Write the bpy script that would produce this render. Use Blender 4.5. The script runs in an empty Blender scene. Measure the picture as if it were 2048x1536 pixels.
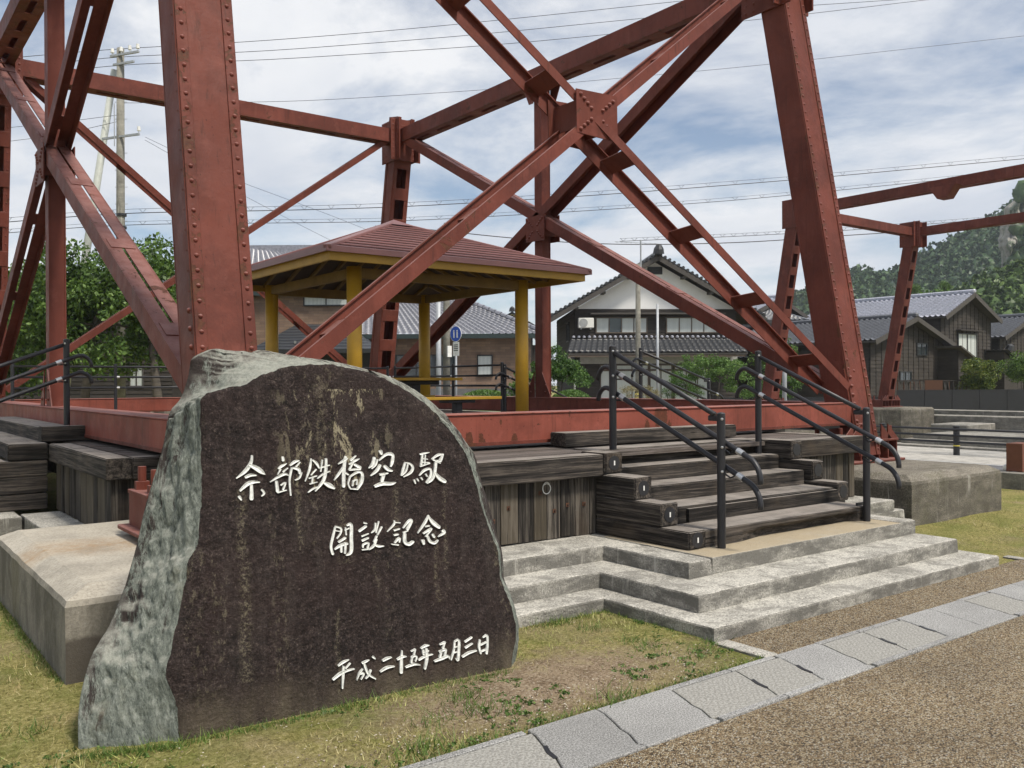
import bpy, bmesh, math, random
import numpy as np
from mathutils import Vector, Matrix, noise as mnoise

random.seed(7)
RNG = np.random.default_rng(11)
SC = bpy.context.scene
COL = SC.collection
R = math.radians

# ------------------------------------------------------------------ camera
YAW, PITCH, ROLL, FPX, EYE = R(37.1), R(-0.1), R(-0.3), 1795.0, 1.65
_f = Vector((math.sin(YAW), math.cos(YAW), 0)); _r = Vector((math.cos(YAW), -math.sin(YAW), 0)); _u = Vector((0, 0, 1))
CF = _f * math.cos(PITCH) + _u * math.sin(PITCH)
_u2 = -_f * math.sin(PITCH) + _u * math.cos(PITCH)
CR = _r * math.cos(ROLL) + _u2 * math.sin(ROLL)
CU = -_r * math.sin(ROLL) + _u2 * math.cos(ROLL)
CP = Vector((0, 0, EYE))
cam_data = bpy.data.cameras.new('camera')
cam_data.sensor_width = 36.0
cam_data.lens = FPX / 2048 * 36.0
cam_data.clip_start = 0.05
cam_data.clip_end = 6000
cam = bpy.data.objects.new('camera', cam_data)
COL.objects.link(cam)
M3 = Matrix((CR, CU, -CF)).transposed()
cam.matrix_world = Matrix.Translation(CP) @ M3.to_4x4()
SC.camera = cam

# ------------------------------------------------------------------ light
SUN_DIR = Vector((0.10, -0.54, 0.84)).normalized()      # towards the sun
SUN_EL = math.asin(SUN_DIR.z)
SUN_AZ = math.atan2(SUN_DIR.x, SUN_DIR.y)
world = bpy.data.worlds.new('World')
SC.world = world
world.use_nodes = True
wn, wl = world.node_tree.nodes, world.node_tree.links
wn.clear()
w_out = wn.new('ShaderNodeOutputWorld')
w_sky = wn.new('ShaderNodeTexSky')
w_sky.sky_type = 'NISHITA'
w_sky.sun_disc = False
w_sky.sun_elevation = SUN_EL
w_sky.sun_rotation = SUN_AZ
w_sky.air_density = 1.0; w_sky.dust_density = 0.6; w_sky.ozone_density = 2.0
w_bg1 = wn.new('ShaderNodeBackground'); w_bg1.inputs['Strength'].default_value = 0.052
wl.new(w_sky.outputs[0], w_bg1.inputs['Color'])
w_bg2 = wn.new('ShaderNodeBackground'); w_bg2.inputs['Strength'].default_value = 1.0
w_tc = wn.new('ShaderNodeTexCoord')
w_sep = wn.new('ShaderNodeSeparateXYZ'); wl.new(w_tc.outputs['Generated'], w_sep.inputs[0])
def wmath(op, a, b=None):
    n = wn.new('ShaderNodeMath'); n.operation = op
    for i, v in enumerate((a, b)):
        if v is None: continue
        if isinstance(v, (int, float)): n.inputs[i].default_value = v
        else: wl.new(v, n.inputs[i])
    return n.outputs[0]
w_h = wmath('ADD', wmath('MAXIMUM', w_sep.outputs[2], 0.0), 0.16)
w_cmb = wn.new('ShaderNodeCombineXYZ')
wl.new(wmath('DIVIDE', w_sep.outputs[0], w_h), w_cmb.inputs[0])
wl.new(wmath('DIVIDE', w_sep.outputs[1], w_h), w_cmb.inputs[1])
def wnoise(scale, detail, rough, dist, off):
    m = wn.new('ShaderNodeMapping'); m.inputs['Location'].default_value = off
    m.inputs['Rotation'].default_value = (0, 0, R(35)); m.inputs['Scale'].default_value = (1.0, 0.8, 1)
    wl.new(w_cmb.outputs[0], m.inputs[0])
    n = wn.new('ShaderNodeTexNoise'); n.inputs['Scale'].default_value = scale
    n.inputs['Detail'].default_value = detail; n.inputs['Roughness'].default_value = rough
    n.inputs['Distortion'].default_value = dist
    wl.new(m.outputs[0], n.inputs['Vector'])
    return n.outputs['Fac']
def wramp(fac, stops):
    n = wn.new('ShaderNodeValToRGB')
    cr = n.color_ramp
    while len(cr.elements) < len(stops): cr.elements.new(0.5)
    for e, (p, c) in zip(cr.elements, stops):
        e.position = p; e.color = (c, c, c, 1) if isinstance(c, (int, float)) else (*c, 1)
    wl.new(fac, n.inputs[0])
    return n.outputs[0]
w_mask = wramp(wnoise(1.25, 8, 0.62, 0.3, (3.1, 1.7, 0)), [(0.37, 0.10), (0.57, 1.0)])
w_tone = wramp(wnoise(1.3, 7, 0.55, 0.3, (7.3, 2.2, 4)), [(0.30, (0.29, 0.312, 0.355)), (0.62, (0.43, 0.434, 0.445))])
wl.new(w_tone, w_bg2.inputs['Color'])
w_mix = wn.new('ShaderNodeMixShader')
wl.new(w_mask, w_mix.inputs[0]); wl.new(w_bg1.outputs[0], w_mix.inputs[1]); wl.new(w_bg2.outputs[0], w_mix.inputs[2])
wl.new(w_mix.outputs[0], w_out.inputs['Surface'])

sun_data = bpy.data.lights.new('sun', 'SUN')
sun_data.energy = 2.0
sun_data.angle = R(10)
sun_data.color = (1.0, 0.93, 0.82)
sun = bpy.data.objects.new('sun', sun_data)
COL.objects.link(sun)
sun.rotation_euler = (-SUN_DIR).to_track_quat('-Z', 'Y').to_euler()
sun.location = SUN_DIR * 60

vs = SC.view_settings
vs.view_transform = 'Standard'; vs.look = 'None'; vs.exposure = 1.12; vs.gamma = 1.0
vs.use_curve_mapping = False
SC.cycles.max_bounces = 5
SC.cycles.diffuse_bounces = 2
SC.cycles.glossy_bounces = 2
SC.cycles.use_adaptive_sampling = True
SC.cycles.adaptive_threshold = 0.02
world.cycles.sampling_method = 'MANUAL'
world.cycles.sample_map_resolution = 512
SC.cycles.use_denoising = True

# ------------------------------------------------------------------ geometry helpers
def ray(px, py):
    return CF + CR * ((px - 1024) / FPX) - CU * ((py - 768) / FPX)
def at(px, py, d=None, x=None, y=None, z=None):
    """a point of the place seen along a sight line, at depth d or on an axis plane"""
    v = ray(px, py)
    if d is not None: return CP + v * d
    if x is not None: return CP + v * ((x - CP.x) / v.x)
    if y is not None: return CP + v * ((y - CP.y) / v.y)
    return CP + v * ((z - CP.z) / v.z)
V = Vector

def link(o, parent=None):
    COL.objects.link(o)
    if parent is not None: o.parent = parent
    return o
def tag(o, label=None, cat=None, group=None, kind=None):
    if label: o['label'] = label
    if cat: o['category'] = cat
    if group: o['group'] = group
    if kind: o['kind'] = kind
    return o
def thing(name, label, cat, loc=(0, 0, 0), rotz=0.0, group=None):
    o = bpy.data.objects.new(name, None)
    o.empty_display_size = 0.2
    o.location = loc; o.rotation_euler = (0, 0, rotz)
    COL.objects.link(o)
    return tag(o, label, cat, group)
def wmat(o):
    m = Matrix.Identity(4)
    while o is not None:
        m = (Matrix.Translation(o.location) @ o.rotation_euler.to_matrix().to_4x4()) @ m
        o = o.parent
    return m

class MB:
    """collects shapes; build() links them as one mesh object"""
    def __init__(self): self.v = []; self.f = []
    def add(self, vs_, fs):
        b = len(self.v); self.v += [tuple(p) for p in vs_]; self.f += [tuple(b + i for i in q) for q in fs]; return self
    def box(self, x0, x1, y0, y1, z0, z1):
        return self.add([(x0,y0,z0),(x1,y0,z0),(x1,y1,z0),(x0,y1,z0),(x0,y0,z1),(x1,y0,z1),(x1,y1,z1),(x0,y1,z1)],
            [(0,3,2,1),(4,5,6,7),(0,1,5,4),(1,2,6,5),(2,3,7,6),(3,0,4,7)])
    def bar(self, p0, p1, side, w, t, o=(0, 0)):
        """box from p0 to p1; w along side, t along the third axis; o shifts it"""
        p0, p1 = V(p0), V(p1); d = (p1 - p0).normalized(); s = V(side); s = (s - d * s.dot(d)).normalized(); n = d.cross(s)
        p0 = p0 + s * o[0] + n * o[1]; p1 = p1 + s * o[0] + n * o[1]
        q = []
        for p in (p0, p1):
            for a, b in ((-1,-1),(1,-1),(1,1),(-1,1)): q.append(p + s * (a * w / 2) + n * (b * t / 2))
        return self.add(q, [(0,3,2,1),(4,5,6,7),(0,1,5,4),(1,2,6,5),(2,3,7,6),(3,0,4,7)])
    def prism(self, poly, z0, z1):
        n = len(poly); a = sum(poly[i][0]*poly[(i+1)%n][1]-poly[(i+1)%n][0]*poly[i][1] for i in range(n))
        if a < 0: poly = poly[::-1]
        return self.add([(x,y,z0) for x,y in poly]+[(x,y,z1) for x,y in poly],
            [tuple(range(n))[::-1], tuple(range(n,2*n))]+[(i,(i+1)%n,n+(i+1)%n,n+i) for i in range(n)])
    def plate(self, pts, nrm, t):
        """polygon pts (3-D, coplanar) thickened along nrm by t"""
        nrm = V(nrm).normalized() * t; pts = [V(p) for p in pts]; n = len(pts)
        c = sum(((pts[i]-pts[0]).cross(pts[(i+1)%n]-pts[0]) for i in range(n)), V((0,0,0)))
        if c.dot(nrm) < 0: pts = pts[::-1]
        return self.add(pts + [p + nrm for p in pts], [tuple(range(n))[::-1], tuple(range(n,2*n))]+[(i,(i+1)%n,n+(i+1)%n,n+i) for i in range(n)])
    def tube(self, pts, r, n=8, cap=True):
        pts = [V(p) for p in pts]; m = len(pts); rs = r if isinstance(r, (list, tuple)) else [r]*m
        t0 = (pts[1]-pts[0]).normalized(); ref = V((0,0,1)) if abs(t0.z) < 0.9 else V((1,0,0))
        s = t0.cross(ref).normalized(); vs_ = []; prev = t0
        for i, p in enumerate(pts):
            t = ((pts[min(i+1,m-1)]-p).normalized() + (p-pts[max(i-1,0)]).normalized()) if 0 < i < m-1 else ((pts[1]-pts[0]) if i == 0 else (pts[-1]-pts[-2]))
            t = t.normalized() if t.length > 1e-9 else prev
            s = (s - t*s.dot(t)).normalized(); b = t.cross(s); prev = t
            for k in range(n):
                a = 2*math.pi*k/n; vs_.append(p + (s*math.cos(a)+b*math.sin(a))*rs[i])
        fs = [(i*n+k, i*n+(k+1)%n, (i+1)*n+(k+1)%n, (i+1)*n+k) for i in range(m-1) for k in range(n)]
        if cap: fs += [tuple(range(n))[::-1], tuple(range((m-1)*n, m*n))]
        return self.add(vs_, fs)
    def grid(self, P):
        """P: rows of points"""
        h, w = len(P), len(P[0]); 
        return self.add([p for row in P for p in row], [(i*w+j, i*w+j+1, (i+1)*w+j+1, (i+1)*w+j) for i in range(h-1) for j in range(w-1)])
    def dome(self, c, nrm, r, h, n=8, rings=2):
        c = V(c); nz = V(nrm).normalized(); s = nz.orthogonal().normalized(); b = nz.cross(s); vs_ = []
        for k in range(rings):
            a = k/rings*math.pi/2
            for i in range(n):
                t = 2*math.pi*i/n; vs_.append(c + (s*math.cos(t)+b*math.sin(t))*r*math.cos(a) + nz*h*math.sin(a))
        vs_.append(c + nz*h)
        fs = [(k*n+i, k*n+(i+1)%n, (k+1)*n+(i+1)%n, (k+1)*n+i) for k in range(rings-1) for i in range(n)] + [((rings-1)*n+i, (rings-1)*n+(i+1)%n, rings*n) for i in range(n)]
        return self.add(vs_, fs)
    def mesh(self, name, mat, bevel=0.0, smooth=False, seg=1, inv=None, jitter=0.0, cut=0):
        me = bpy.data.meshes.new(name)
        vv = [inv @ V(p) for p in self.v] if inv is not None else self.v
        me.from_pydata([tuple(p) for p in vv], [], self.f)
        if bevel or jitter or cut:
            bm = bmesh.new(); bm.from_mesh(me)
            bmesh.ops.recalc_face_normals(bm, faces=bm.faces)
            if cut: bmesh.ops.subdivide_edges(bm, edges=[e for e in bm.edges if e.calc_length() > 0.25], cuts=cut, use_grid_fill=True)
            if bevel: bmesh.ops.bevel(bm, geom=[e for e in bm.edges if len(e.link_faces) == 2 and e.calc_face_angle(0) > 0.5], offset=bevel, segments=seg, affect='EDGES', clamp_overlap=True)
            if jitter:
                for v in bm.verts: v.co += V((random.uniform(-1,1), random.uniform(-1,1), random.uniform(-1,1)))*jitter
            bm.to_mesh(me); bm.free()
        if mat is not None: me.materials.append(mat)
        if smooth: me.polygons.foreach_set('use_smooth', [True]*len(me.polygons))
        me.update()
        return me
    def build(self, name, mat, parent=None, local=False, **k):
        inv = None
        if parent is not None and not local: inv = wmat(parent).inverted()
        return link(bpy.data.objects.new(name, self.mesh(name, mat, inv=inv, **k)), parent)

def np_mesh(name, verts, faces, mat, parent=None, smooth=False):
    """faces: (n,3) or (n,4) int array"""
    me = bpy.data.meshes.new(name); n, k = faces.shape
    me.vertices.add(len(verts)); me.vertices.foreach_set('co', np.asarray(verts, np.float32).ravel())
    me.loops.add(n*k); me.loops.foreach_set('vertex_index', np.asarray(faces, np.int32).ravel())
    me.polygons.add(n); me.polygons.foreach_set('loop_start', np.arange(0, n*k, k, dtype=np.int32))
    if smooth: me.polygons.foreach_set('use_smooth', np.ones(n, bool))
    me.update(calc_edges=True); me.validate()
    if mat is not None: me.materials.append(mat)
    return link(bpy.data.objects.new(name, me), parent)

# ------------------------------------------------------------------ materials
class NT:
    def __init__(self, name):
        self.m = bpy.data.materials.new(name); self.m.use_nodes = True
        self.n, self.l = self.m.node_tree.nodes, self.m.node_tree.links
        self.b = self.n['Principled BSDF']; self.out = self.n['Material Output']
        g = self.n.new('ShaderNodeNewGeometry'); self.pos = g.outputs['Position']; self.nor = g.outputs['Normal']
        self._oi = None; self._tc = None
    def set(self, inp, v):
        s = self.b.inputs[inp]
        if hasattr(v, 'is_linked'): self.l.new(v, s)
        else: s.default_value = (*v, 1) if isinstance(v, tuple) and len(v) == 3 else v
    def objpos(self):
        if self._tc is None: self._tc = self.n.new('ShaderNodeTexCoord').outputs['Object']
        return self._tc
    def rand(self):
        if self._oi is None: self._oi = self.n.new('ShaderNodeObjectInfo').outputs['Random']
        return self._oi
    def map(self, scale=(1,1,1), rot=(0,0,0), loc=(0,0,0), src=None):
        m = self.n.new('ShaderNodeMapping'); m.inputs['Scale'].default_value = scale; m.inputs['Rotation'].default_value = rot; m.inputs['Location'].default_value = loc
        self.l.new(src or self.pos, m.inputs[0]); return m.outputs[0]
    def noise(self, scale=5, detail=4, rough=.55, dist=0, vec=None, st=(1,1,1), loc=(0,0,0)):
        t = self.n.new('ShaderNodeTexNoise'); t.inputs['Scale'].default_value = scale; t.inputs['Detail'].default_value = detail
        t.inputs['Roughness'].default_value = rough; t.inputs['Distortion'].default_value = dist
        self.l.new(self.map(st, src=vec, loc=loc), t.inputs['Vector']); return t.outputs['Fac']
    def vor(self, scale=5, feature='F1', out='Distance', vec=None, st=(1,1,1), rnd=1.0):
        t = self.n.new('ShaderNodeTexVoronoi'); t.feature = feature; t.inputs['Scale'].default_value = scale; t.inputs['Randomness'].default_value = rnd
        self.l.new(self.map(st, src=vec), t.inputs['Vector']); return t.outputs[out]
    def ramp(self, fac, stops, interp='LINEAR'):
        n = self.n.new('ShaderNodeValToRGB'); cr = n.color_ramp; cr.interpolation = interp
        while len(cr.elements) < len(stops): cr.elements.new(.5)
        for e, (p, c) in zip(cr.elements, stops): e.position = p; e.color = (c, c, c, 1) if isinstance(c, (int, float)) else (*c, 1)
        self.l.new(fac, n.inputs[0]); return n.outputs[0]
    def mix(self, fac, a, b, mode='MIX'):
        n = self.n.new('ShaderNodeMix'); n.data_type = 'RGBA'; n.blend_type = mode; n.clamp_factor = True
        for ix, v in ((0, fac), (6, a), (7, b)):
            s = n.inputs[ix]
            if hasattr(v, 'is_linked'): self.l.new(v, s)
            elif ix == 0: s.default_value = v
            else: s.default_value = (*v, 1) if isinstance(v, tuple) else (v, v, v, 1)
        return n.outputs[2]
    def math(self, op, a, b=None, c=None, clamp=False):
        n = self.n.new('ShaderNodeMath'); n.operation = op; n.use_clamp = clamp
        for i, v in enumerate((a, b, c)):
            if v is None: continue
            if hasattr(v, 'is_linked'): self.l.new(v, n.inputs[i])
            else: n.inputs[i].default_value = v
        return n.outputs[0]
    def xyz(self, src=None):
        s = self.n.new('ShaderNodeSeparateXYZ'); self.l.new(src or self.pos, s.inputs[0]); return s.outputs
    def bump(self, h, strength=.3, dist=.02, prev=None):
        n = self.n.new('ShaderNodeBump'); n.inputs['Strength'].default_value = strength; n.inputs['Distance'].default_value = dist
        self.l.new(h, n.inputs['Height'])
        if prev is not None: self.l.new(prev, n.inputs['Normal'])
        self.l.new(n.outputs[0], self.b.inputs['Normal']); return n.outputs[0]
    def hsv(self, col, h=.5, s=1, v=1):
        n = self.n.new('ShaderNodeHueSaturation')
        for k, x in (('Hue', h), ('Saturation', s), ('Value', v)):
            if hasattr(x, 'is_linked'): self.l.new(x, n.inputs[k])
            else: n.inputs[k].default_value = x
        self.l.new(col, n.inputs['Color']); return n.outputs[0]

def simple(name, col, rough=.6, metal=0.0, var=.15, scale=6, bump=0.0):
    t = NT(name); c2 = tuple(x*(1-var) for x in col); c3 = tuple(min(1, x*(1+var)) for x in col)
    n = t.noise(scale, 5, .6); t.set('Base Color', t.ramp(n, [(.3, c2), (.7, c3)])); t.set('Roughness', rough); t.set('Metallic', metal)
    if bump: t.bump(t.noise(scale*8, 4), bump, .01)
    return t.m

def red_paint(name, base=(.156, .043, .029), peel=1.0, spots=(), pscale=2.6):
    t = NT(name); b = base
    n = t.noise(1.3, 5, .6)
    c = t.ramp(n, [(.3, tuple(x*.80 for x in b)), (.55, b), (.75, tuple(min(1, x*1.16+.004) for x in b))])
    c = t.mix(t.ramp(t.noise(7, 5, .7, st=(1,1,.15)), [(.50, 0.0), (.72, .42)]), c, tuple(x*.50 for x in b))          # dirty streaks
    c = t.mix(t.ramp(t.noise(6, 4, .7, st=(1,1,.07), loc=(4,2,0)), [(.60, 0.0), (.74, .30)]), c, (.27, .105, .078))       # chalky runs
    c = t.mix(t.ramp(t.noise(.9, 6, .7, .6, loc=(7,1,3)), [(.47, 0.0), (.62, .62)]), c, tuple(x*.52 for x in b))            # grime
    c = t.mix(t.ramp(t.noise(3.5, 7, .75, .3, loc=(1,5,9)), [(.54, 0.0), (.66, .35)]), c, tuple(min(1, x*1.3+.02) for x in b))  # sun-faded patches
    c = t.mix(t.ramp(t.noise(15, 5, .7, st=(1,1,.05), loc=(2,6,0)), [(.58, 0.0), (.68, .6)]), c, (.062, .022, .015))           # rust runs
    c = t.mix(t.math('MULTIPLY', t.ramp(t.xyz(t.nor)[2], [(.22, 0.0), (.5, .5)]), t.ramp(t.noise(6, 5, .7), [(.35, .4), (.6, 1.0)])), c, (.36, .20, .175))  # pale sky sheen of the upper faces, painted in as chalky colour
    rust = t.mix(t.noise(30, 3), (.030, .012, .010), (.15, .055, .026))
    pl = t.ramp(t.noise(pscale, 6, .68, .4), [(.735-.07*peel, 0.0), (.75-.07*peel, 1.0)])
    c = t.mix(pl, c, rust)                                                                                             # flaked patches
    if spots:
        m_ = None; wob = t.math('MULTIPLY', t.math('SUBTRACT', t.noise(13, 6, .75), .5), 1.9)
        for (p, r_) in spots:
            d = t.n.new('ShaderNodeVectorMath'); d.operation = 'SUBTRACT'; t.l.new(t.pos, d.inputs[0]); d.inputs[1].default_value = tuple(p)
            sc = t.n.new('ShaderNodeVectorMath'); sc.operation = 'MULTIPLY'; t.l.new(d.outputs[0], sc.inputs[0]); sc.inputs[1].default_value = (1/r_, 1/r_, .45/r_)
            ln = t.n.new('ShaderNodeVectorMath'); ln.operation = 'LENGTH'; t.l.new(sc.outputs[0], ln.inputs[0])
            k_ = t.math('LESS_THAN', t.math('ADD', ln.outputs['Value'], wob), .8)
            m_ = k_ if m_ is None else t.math('MAXIMUM', m_, k_)
        c = t.mix(t.math('MULTIPLY', m_, .92), c, rust); pl = t.math('MAXIMUM', pl, m_)
    c = t.mix(t.ramp(t.noise(42, 2, .5), [(.71, 0.0), (.75, .75)]), c, (.05, .016, .012))                                   # pits
    t.set('Base Color', c)
    t.set('Roughness', t.ramp(t.noise(4, 4), [(.3, .48), (.7, .68)]))
    t.b.inputs['Specular IOR Level'].default_value = .20
    h = t.mix(.5, t.noise(34, 4, .65), t.noise(6, 5, .6))
    t.bump(t.mix(pl, h, 0.0), .42, .012)
    return t.m

def wood(name, dark=(.011, .0095, .0085), mid=(.036, .031, .027), light=(.088, .074, .062), axis='x', top=(.38, .34, .30), wear=.92, tint=None):
    """weathered sleeper: grain along axis, foot-worn pale tops"""
    t = NT(name)
    st = {'x': (.42, 15, 15), 'y': (15, .42, 15), 'z': (15, 15, .42)}[axis]
    off = t.math('MULTIPLY', t.rand(), 37.0)
    cmb = t.n.new('ShaderNodeCombineXYZ'); t.l.new(off, cmb.inputs[0]); t.l.new(off, cmb.inputs[1]); t.l.new(off, cmb.inputs[2])
    va = t.n.new('ShaderNodeVectorMath'); va.operation = 'ADD'; t.l.new(t.pos, va.inputs[0]); t.l.new(cmb.outputs[0], va.inputs[1])
    v = va.outputs[0]
    g = t.noise(1.5, 5, .6, 2.6, vec=v, st=tuple(x*.42 for x in st))
    fine = t.noise(5.5, 6, .75, .5, vec=v, st=st)
    gr = t.mix(.55, g, fine)
    c = t.ramp(gr, [(.41, dark), (.495, mid), (.55, light), (.62, tuple(x*1.25 for x in light))])
    c = t.hsv(c, .5, 1.0, t.math('ADD', t.math('MULTIPLY', t.rand(), .8), .62))
    c = t.mix(1.0, c, t.ramp(t.noise(1.4, 5, .65, vec=v), [(.32, .55), (.68, 1.3)]), 'MULTIPLY')
    c = t.mix(t.ramp(t.noise(2.0, 4, .6, vec=v, loc=(8,3,1)), [(.55, 0.0), (.72, .5)]), c, (.075, .055, .038))        # brown bare wood
    nz = t.xyz(t.nor)[2]
    w = t.math('MULTIPLY', t.ramp(nz, [(.6, 0.0), (.9, 1.0)]), t.ramp(t.noise(2.6, 7, .7, vec=v), [(.34, wear*.45), (.58, wear)]))
    c = t.mix(w, c, t.mix(fine, tuple(x*.36 for x in top), tuple(min(1, x*1.2) for x in top)))
    if tint: c = t.mix(t.ramp(t.rand(), [(.72, 0.0), (.80, .6)]), c, tint)
    crack = t.ramp(t.noise(2.4, 3, .55, 1.2, vec=v, st=st), [(.31, 0.0), (.37, 1.0)])
    c = t.mix(t.math('MULTIPLY', t.math('SUBTRACT', 1.0, crack), .85), c, (.010, .009, .008))
    t.set('Base Color', c); t.set('Roughness', .84); t.b.inputs['Specular IOR Level'].default_value = .25
    t.bump(t.mix(.5, gr, crack), .7, .014)
    return t.m

def concrete(name, base=(.36, .345, .31), stain=.6, agg=.5, moss=0.0, wear=True, tan=None):
    t = NT(name)
    n = t.noise(2.6, 8, .68)
    c = t.ramp(n, [(.30, tuple(x*.50 for x in base)), (.50, base), (.70, tuple(min(1, x*1.30) for x in base))])
    sp = t.noise(75, 4, .75)
    c = t.mix(t.ramp(sp, [(.40, .85*agg), (.49, 0.0)]), c, tuple(x*.28 for x in base))
    c = t.mix(t.ramp(sp, [(.54, 0.0), (.62, .85*agg)]), c, tuple(min(1, x*1.65) for x in base))
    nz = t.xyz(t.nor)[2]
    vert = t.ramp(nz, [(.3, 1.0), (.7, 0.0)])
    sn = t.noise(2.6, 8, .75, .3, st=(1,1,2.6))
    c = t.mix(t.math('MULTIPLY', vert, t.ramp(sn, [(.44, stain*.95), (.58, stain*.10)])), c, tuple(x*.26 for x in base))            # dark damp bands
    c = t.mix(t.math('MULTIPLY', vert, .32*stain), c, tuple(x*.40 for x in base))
    c = t.mix(t.math('MULTIPLY', vert, t.math('MULTIPLY', t.ramp(t.noise(13, 5, .75, st=(1,1,.05), loc=(9,1,0)), [(.57, 0.0), (.66, .75)]), t.ramp(t.noise(1.1, 3), [(.5, 0.0), (.6, 1.0)]))), c, (.52, .50, .45))   # lime runs
    c = t.mix(t.math('MULTIPLY', t.ramp(nz, [(.5, 0.0), (.8, 1.0)]), t.ramp(t.noise(3.4, 8, .75, .8), [(.50, 0.0), (.60, .7*stain)])), c, tuple(x*.42 for x in base))
    if tan: c = t.mix(t.math('MULTIPLY', t.ramp(nz, [(.8, 0.0), (.97, 1.0)]), t.ramp(t.noise(2.0, 6, .7), [(.3, .55), (.55, .95)])), c, tan)
    if moss: c = t.mix(t.ramp(t.noise(2.7, 6, .7, loc=(3,0,5)), [(.5, 0.0), (.7, moss)]), c, (.085, .085, .040))
    t.set('Base Color', c); t.set('Roughness', .92); t.b.inputs['Specular IOR Level'].default_value = .2
    pits = t.ramp(t.vor(34), [(.06, 0.0), (.22, 1.0)])
    t.bump(t.mix(.30, t.mix(.5, sp, t.noise(22, 6, .75)), pits), 1.0, .020)
    return t.m

M = {}
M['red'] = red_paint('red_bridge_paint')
def leg_pt(px, py, y0=6.68):
    v = ray(px, py); return CP + v*((y0 + .18*(EYE-1.2))/(v.y - .18*v.z))
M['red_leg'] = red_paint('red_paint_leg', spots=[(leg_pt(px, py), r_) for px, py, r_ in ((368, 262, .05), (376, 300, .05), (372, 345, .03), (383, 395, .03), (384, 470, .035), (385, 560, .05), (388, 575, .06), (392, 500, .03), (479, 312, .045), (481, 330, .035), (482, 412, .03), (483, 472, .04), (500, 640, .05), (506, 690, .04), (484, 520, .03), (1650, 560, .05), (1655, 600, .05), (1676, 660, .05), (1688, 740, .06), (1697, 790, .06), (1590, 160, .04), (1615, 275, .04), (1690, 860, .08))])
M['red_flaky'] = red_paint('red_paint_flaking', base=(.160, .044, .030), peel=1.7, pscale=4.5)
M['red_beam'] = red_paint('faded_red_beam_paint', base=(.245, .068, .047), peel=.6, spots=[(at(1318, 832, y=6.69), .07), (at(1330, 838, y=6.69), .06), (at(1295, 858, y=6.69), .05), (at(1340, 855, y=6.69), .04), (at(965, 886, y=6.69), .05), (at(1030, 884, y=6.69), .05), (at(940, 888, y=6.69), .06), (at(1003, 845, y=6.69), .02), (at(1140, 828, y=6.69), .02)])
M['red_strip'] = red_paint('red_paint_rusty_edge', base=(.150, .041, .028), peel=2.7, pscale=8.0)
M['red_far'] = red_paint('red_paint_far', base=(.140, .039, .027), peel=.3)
M['wood_x'] = wood('sleeper_wood_x', axis='x')
M['wood_y'] = wood('sleeper_wood_y', axis='y')
M['plank'] = wood('plank_wood', dark=(.014,.012,.011), mid=(.052,.045,.038), light=(.125,.110,.092), axis='z', wear=.2, tint=(.085,.070,.048))
M['deck'] = wood('deck_board_wood', dark=(.035,.029,.025), mid=(.075,.062,.054), light=(.13,.11,.098), axis='x', top=(.20,.172,.152), wear=.6)
M['conc'] = concrete('weathered_concrete', base=(.47,.45,.40), stain=.95, agg=.8)
M['conc_ped'] = concrete('pedestal_concrete', base=(.215,.195,.160), stain=.55, agg=.9, moss=.35)
M['conc_far'] = concrete('far_concrete', base=(.30,.285,.25), stain=.5, wear=False)
M['black'] = simple('black_powder_coat', (.018,.018,.021), .42, var=.2)
M['steel'] = simple('bright_steel_clamp', (.62,.62,.60), .3, .9, var=.1)
M['galv'] = simple('galvanised_pole', (.38,.40,.42), .5, .3, var=.12)
M['pole'] = concrete('pole_concrete', base=(.25,.24,.205), stain=.3, agg=.3, wear=False)
M['pole_pale'] = simple('pale_pole_paint', (.44,.46,.42), .6, var=.1)
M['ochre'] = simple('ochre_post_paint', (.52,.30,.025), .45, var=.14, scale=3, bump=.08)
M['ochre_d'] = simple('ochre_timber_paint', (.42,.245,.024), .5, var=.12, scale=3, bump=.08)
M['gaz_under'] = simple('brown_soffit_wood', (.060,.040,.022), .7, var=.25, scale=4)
M['gaz_roof'] = simple('maroon_metal_roof', (.225,.108,.102), .38, .1, var=.12, scale=1.5)
M['wire'] = simple('cable_black', (.03,.03,.035), .5)
M['white_paint'] = simple('white_carved_paint', (.74,.75,.71), .6, var=.28, scale=48, bump=.3)
M['insul'] = simple('white_porcelain', (.75,.75,.72), .25)
# ================================================================== the setting
def gz(x, y=0.0):
    return -0.036*min(max(x-12.0, 0.0), 40.0)

# ---- ground: lawn soil sheet out to the horizon
t = NT('lawn_soil')
n1 = t.noise(.9, 6, .62); n2 = t.noise(7, 6, .7); n3 = t.noise(55, 3, .7)
n4 = t.noise(150, 3, .8)
soil = t.ramp(n2, [(.3, (.19,.135,.085)), (.55, (.33,.25,.165)), (.8, (.44,.355,.25))])
soil = t.mix(t.ramp(n3, [(.56, 0.0), (.64, .8)]), soil, (.50,.43,.33))
soil = t.mix(t.ramp(n3, [(.36, .8), (.46, 0.0)]), soil, (.085,.058,.036))
soil = t.mix(t.ramp(n4, [(.60, 0.0), (.68, .8)]), soil, (.60,.54,.45))
turf = t.ramp(t.noise(38, 5, .8), [(.34, (.10,.095,.028)), (.5, (.29,.26,.09)), (.66, (.50,.44,.21))])
turf = t.mix(t.ramp(t.noise(2.2, 5, .6, loc=(5,3,0)), [(.45, 0.0), (.7, .75)]), turf, t.ramp(n3, [(.38, (.06,.085,.014)), (.62, (.21,.25,.06))]))
turf = t.mix(t.ramp(n4, [(.36, .8), (.45, 0.0)]), turf, (.045,.04,.015))
px_, py_, pz_ = t.xyz()
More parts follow.
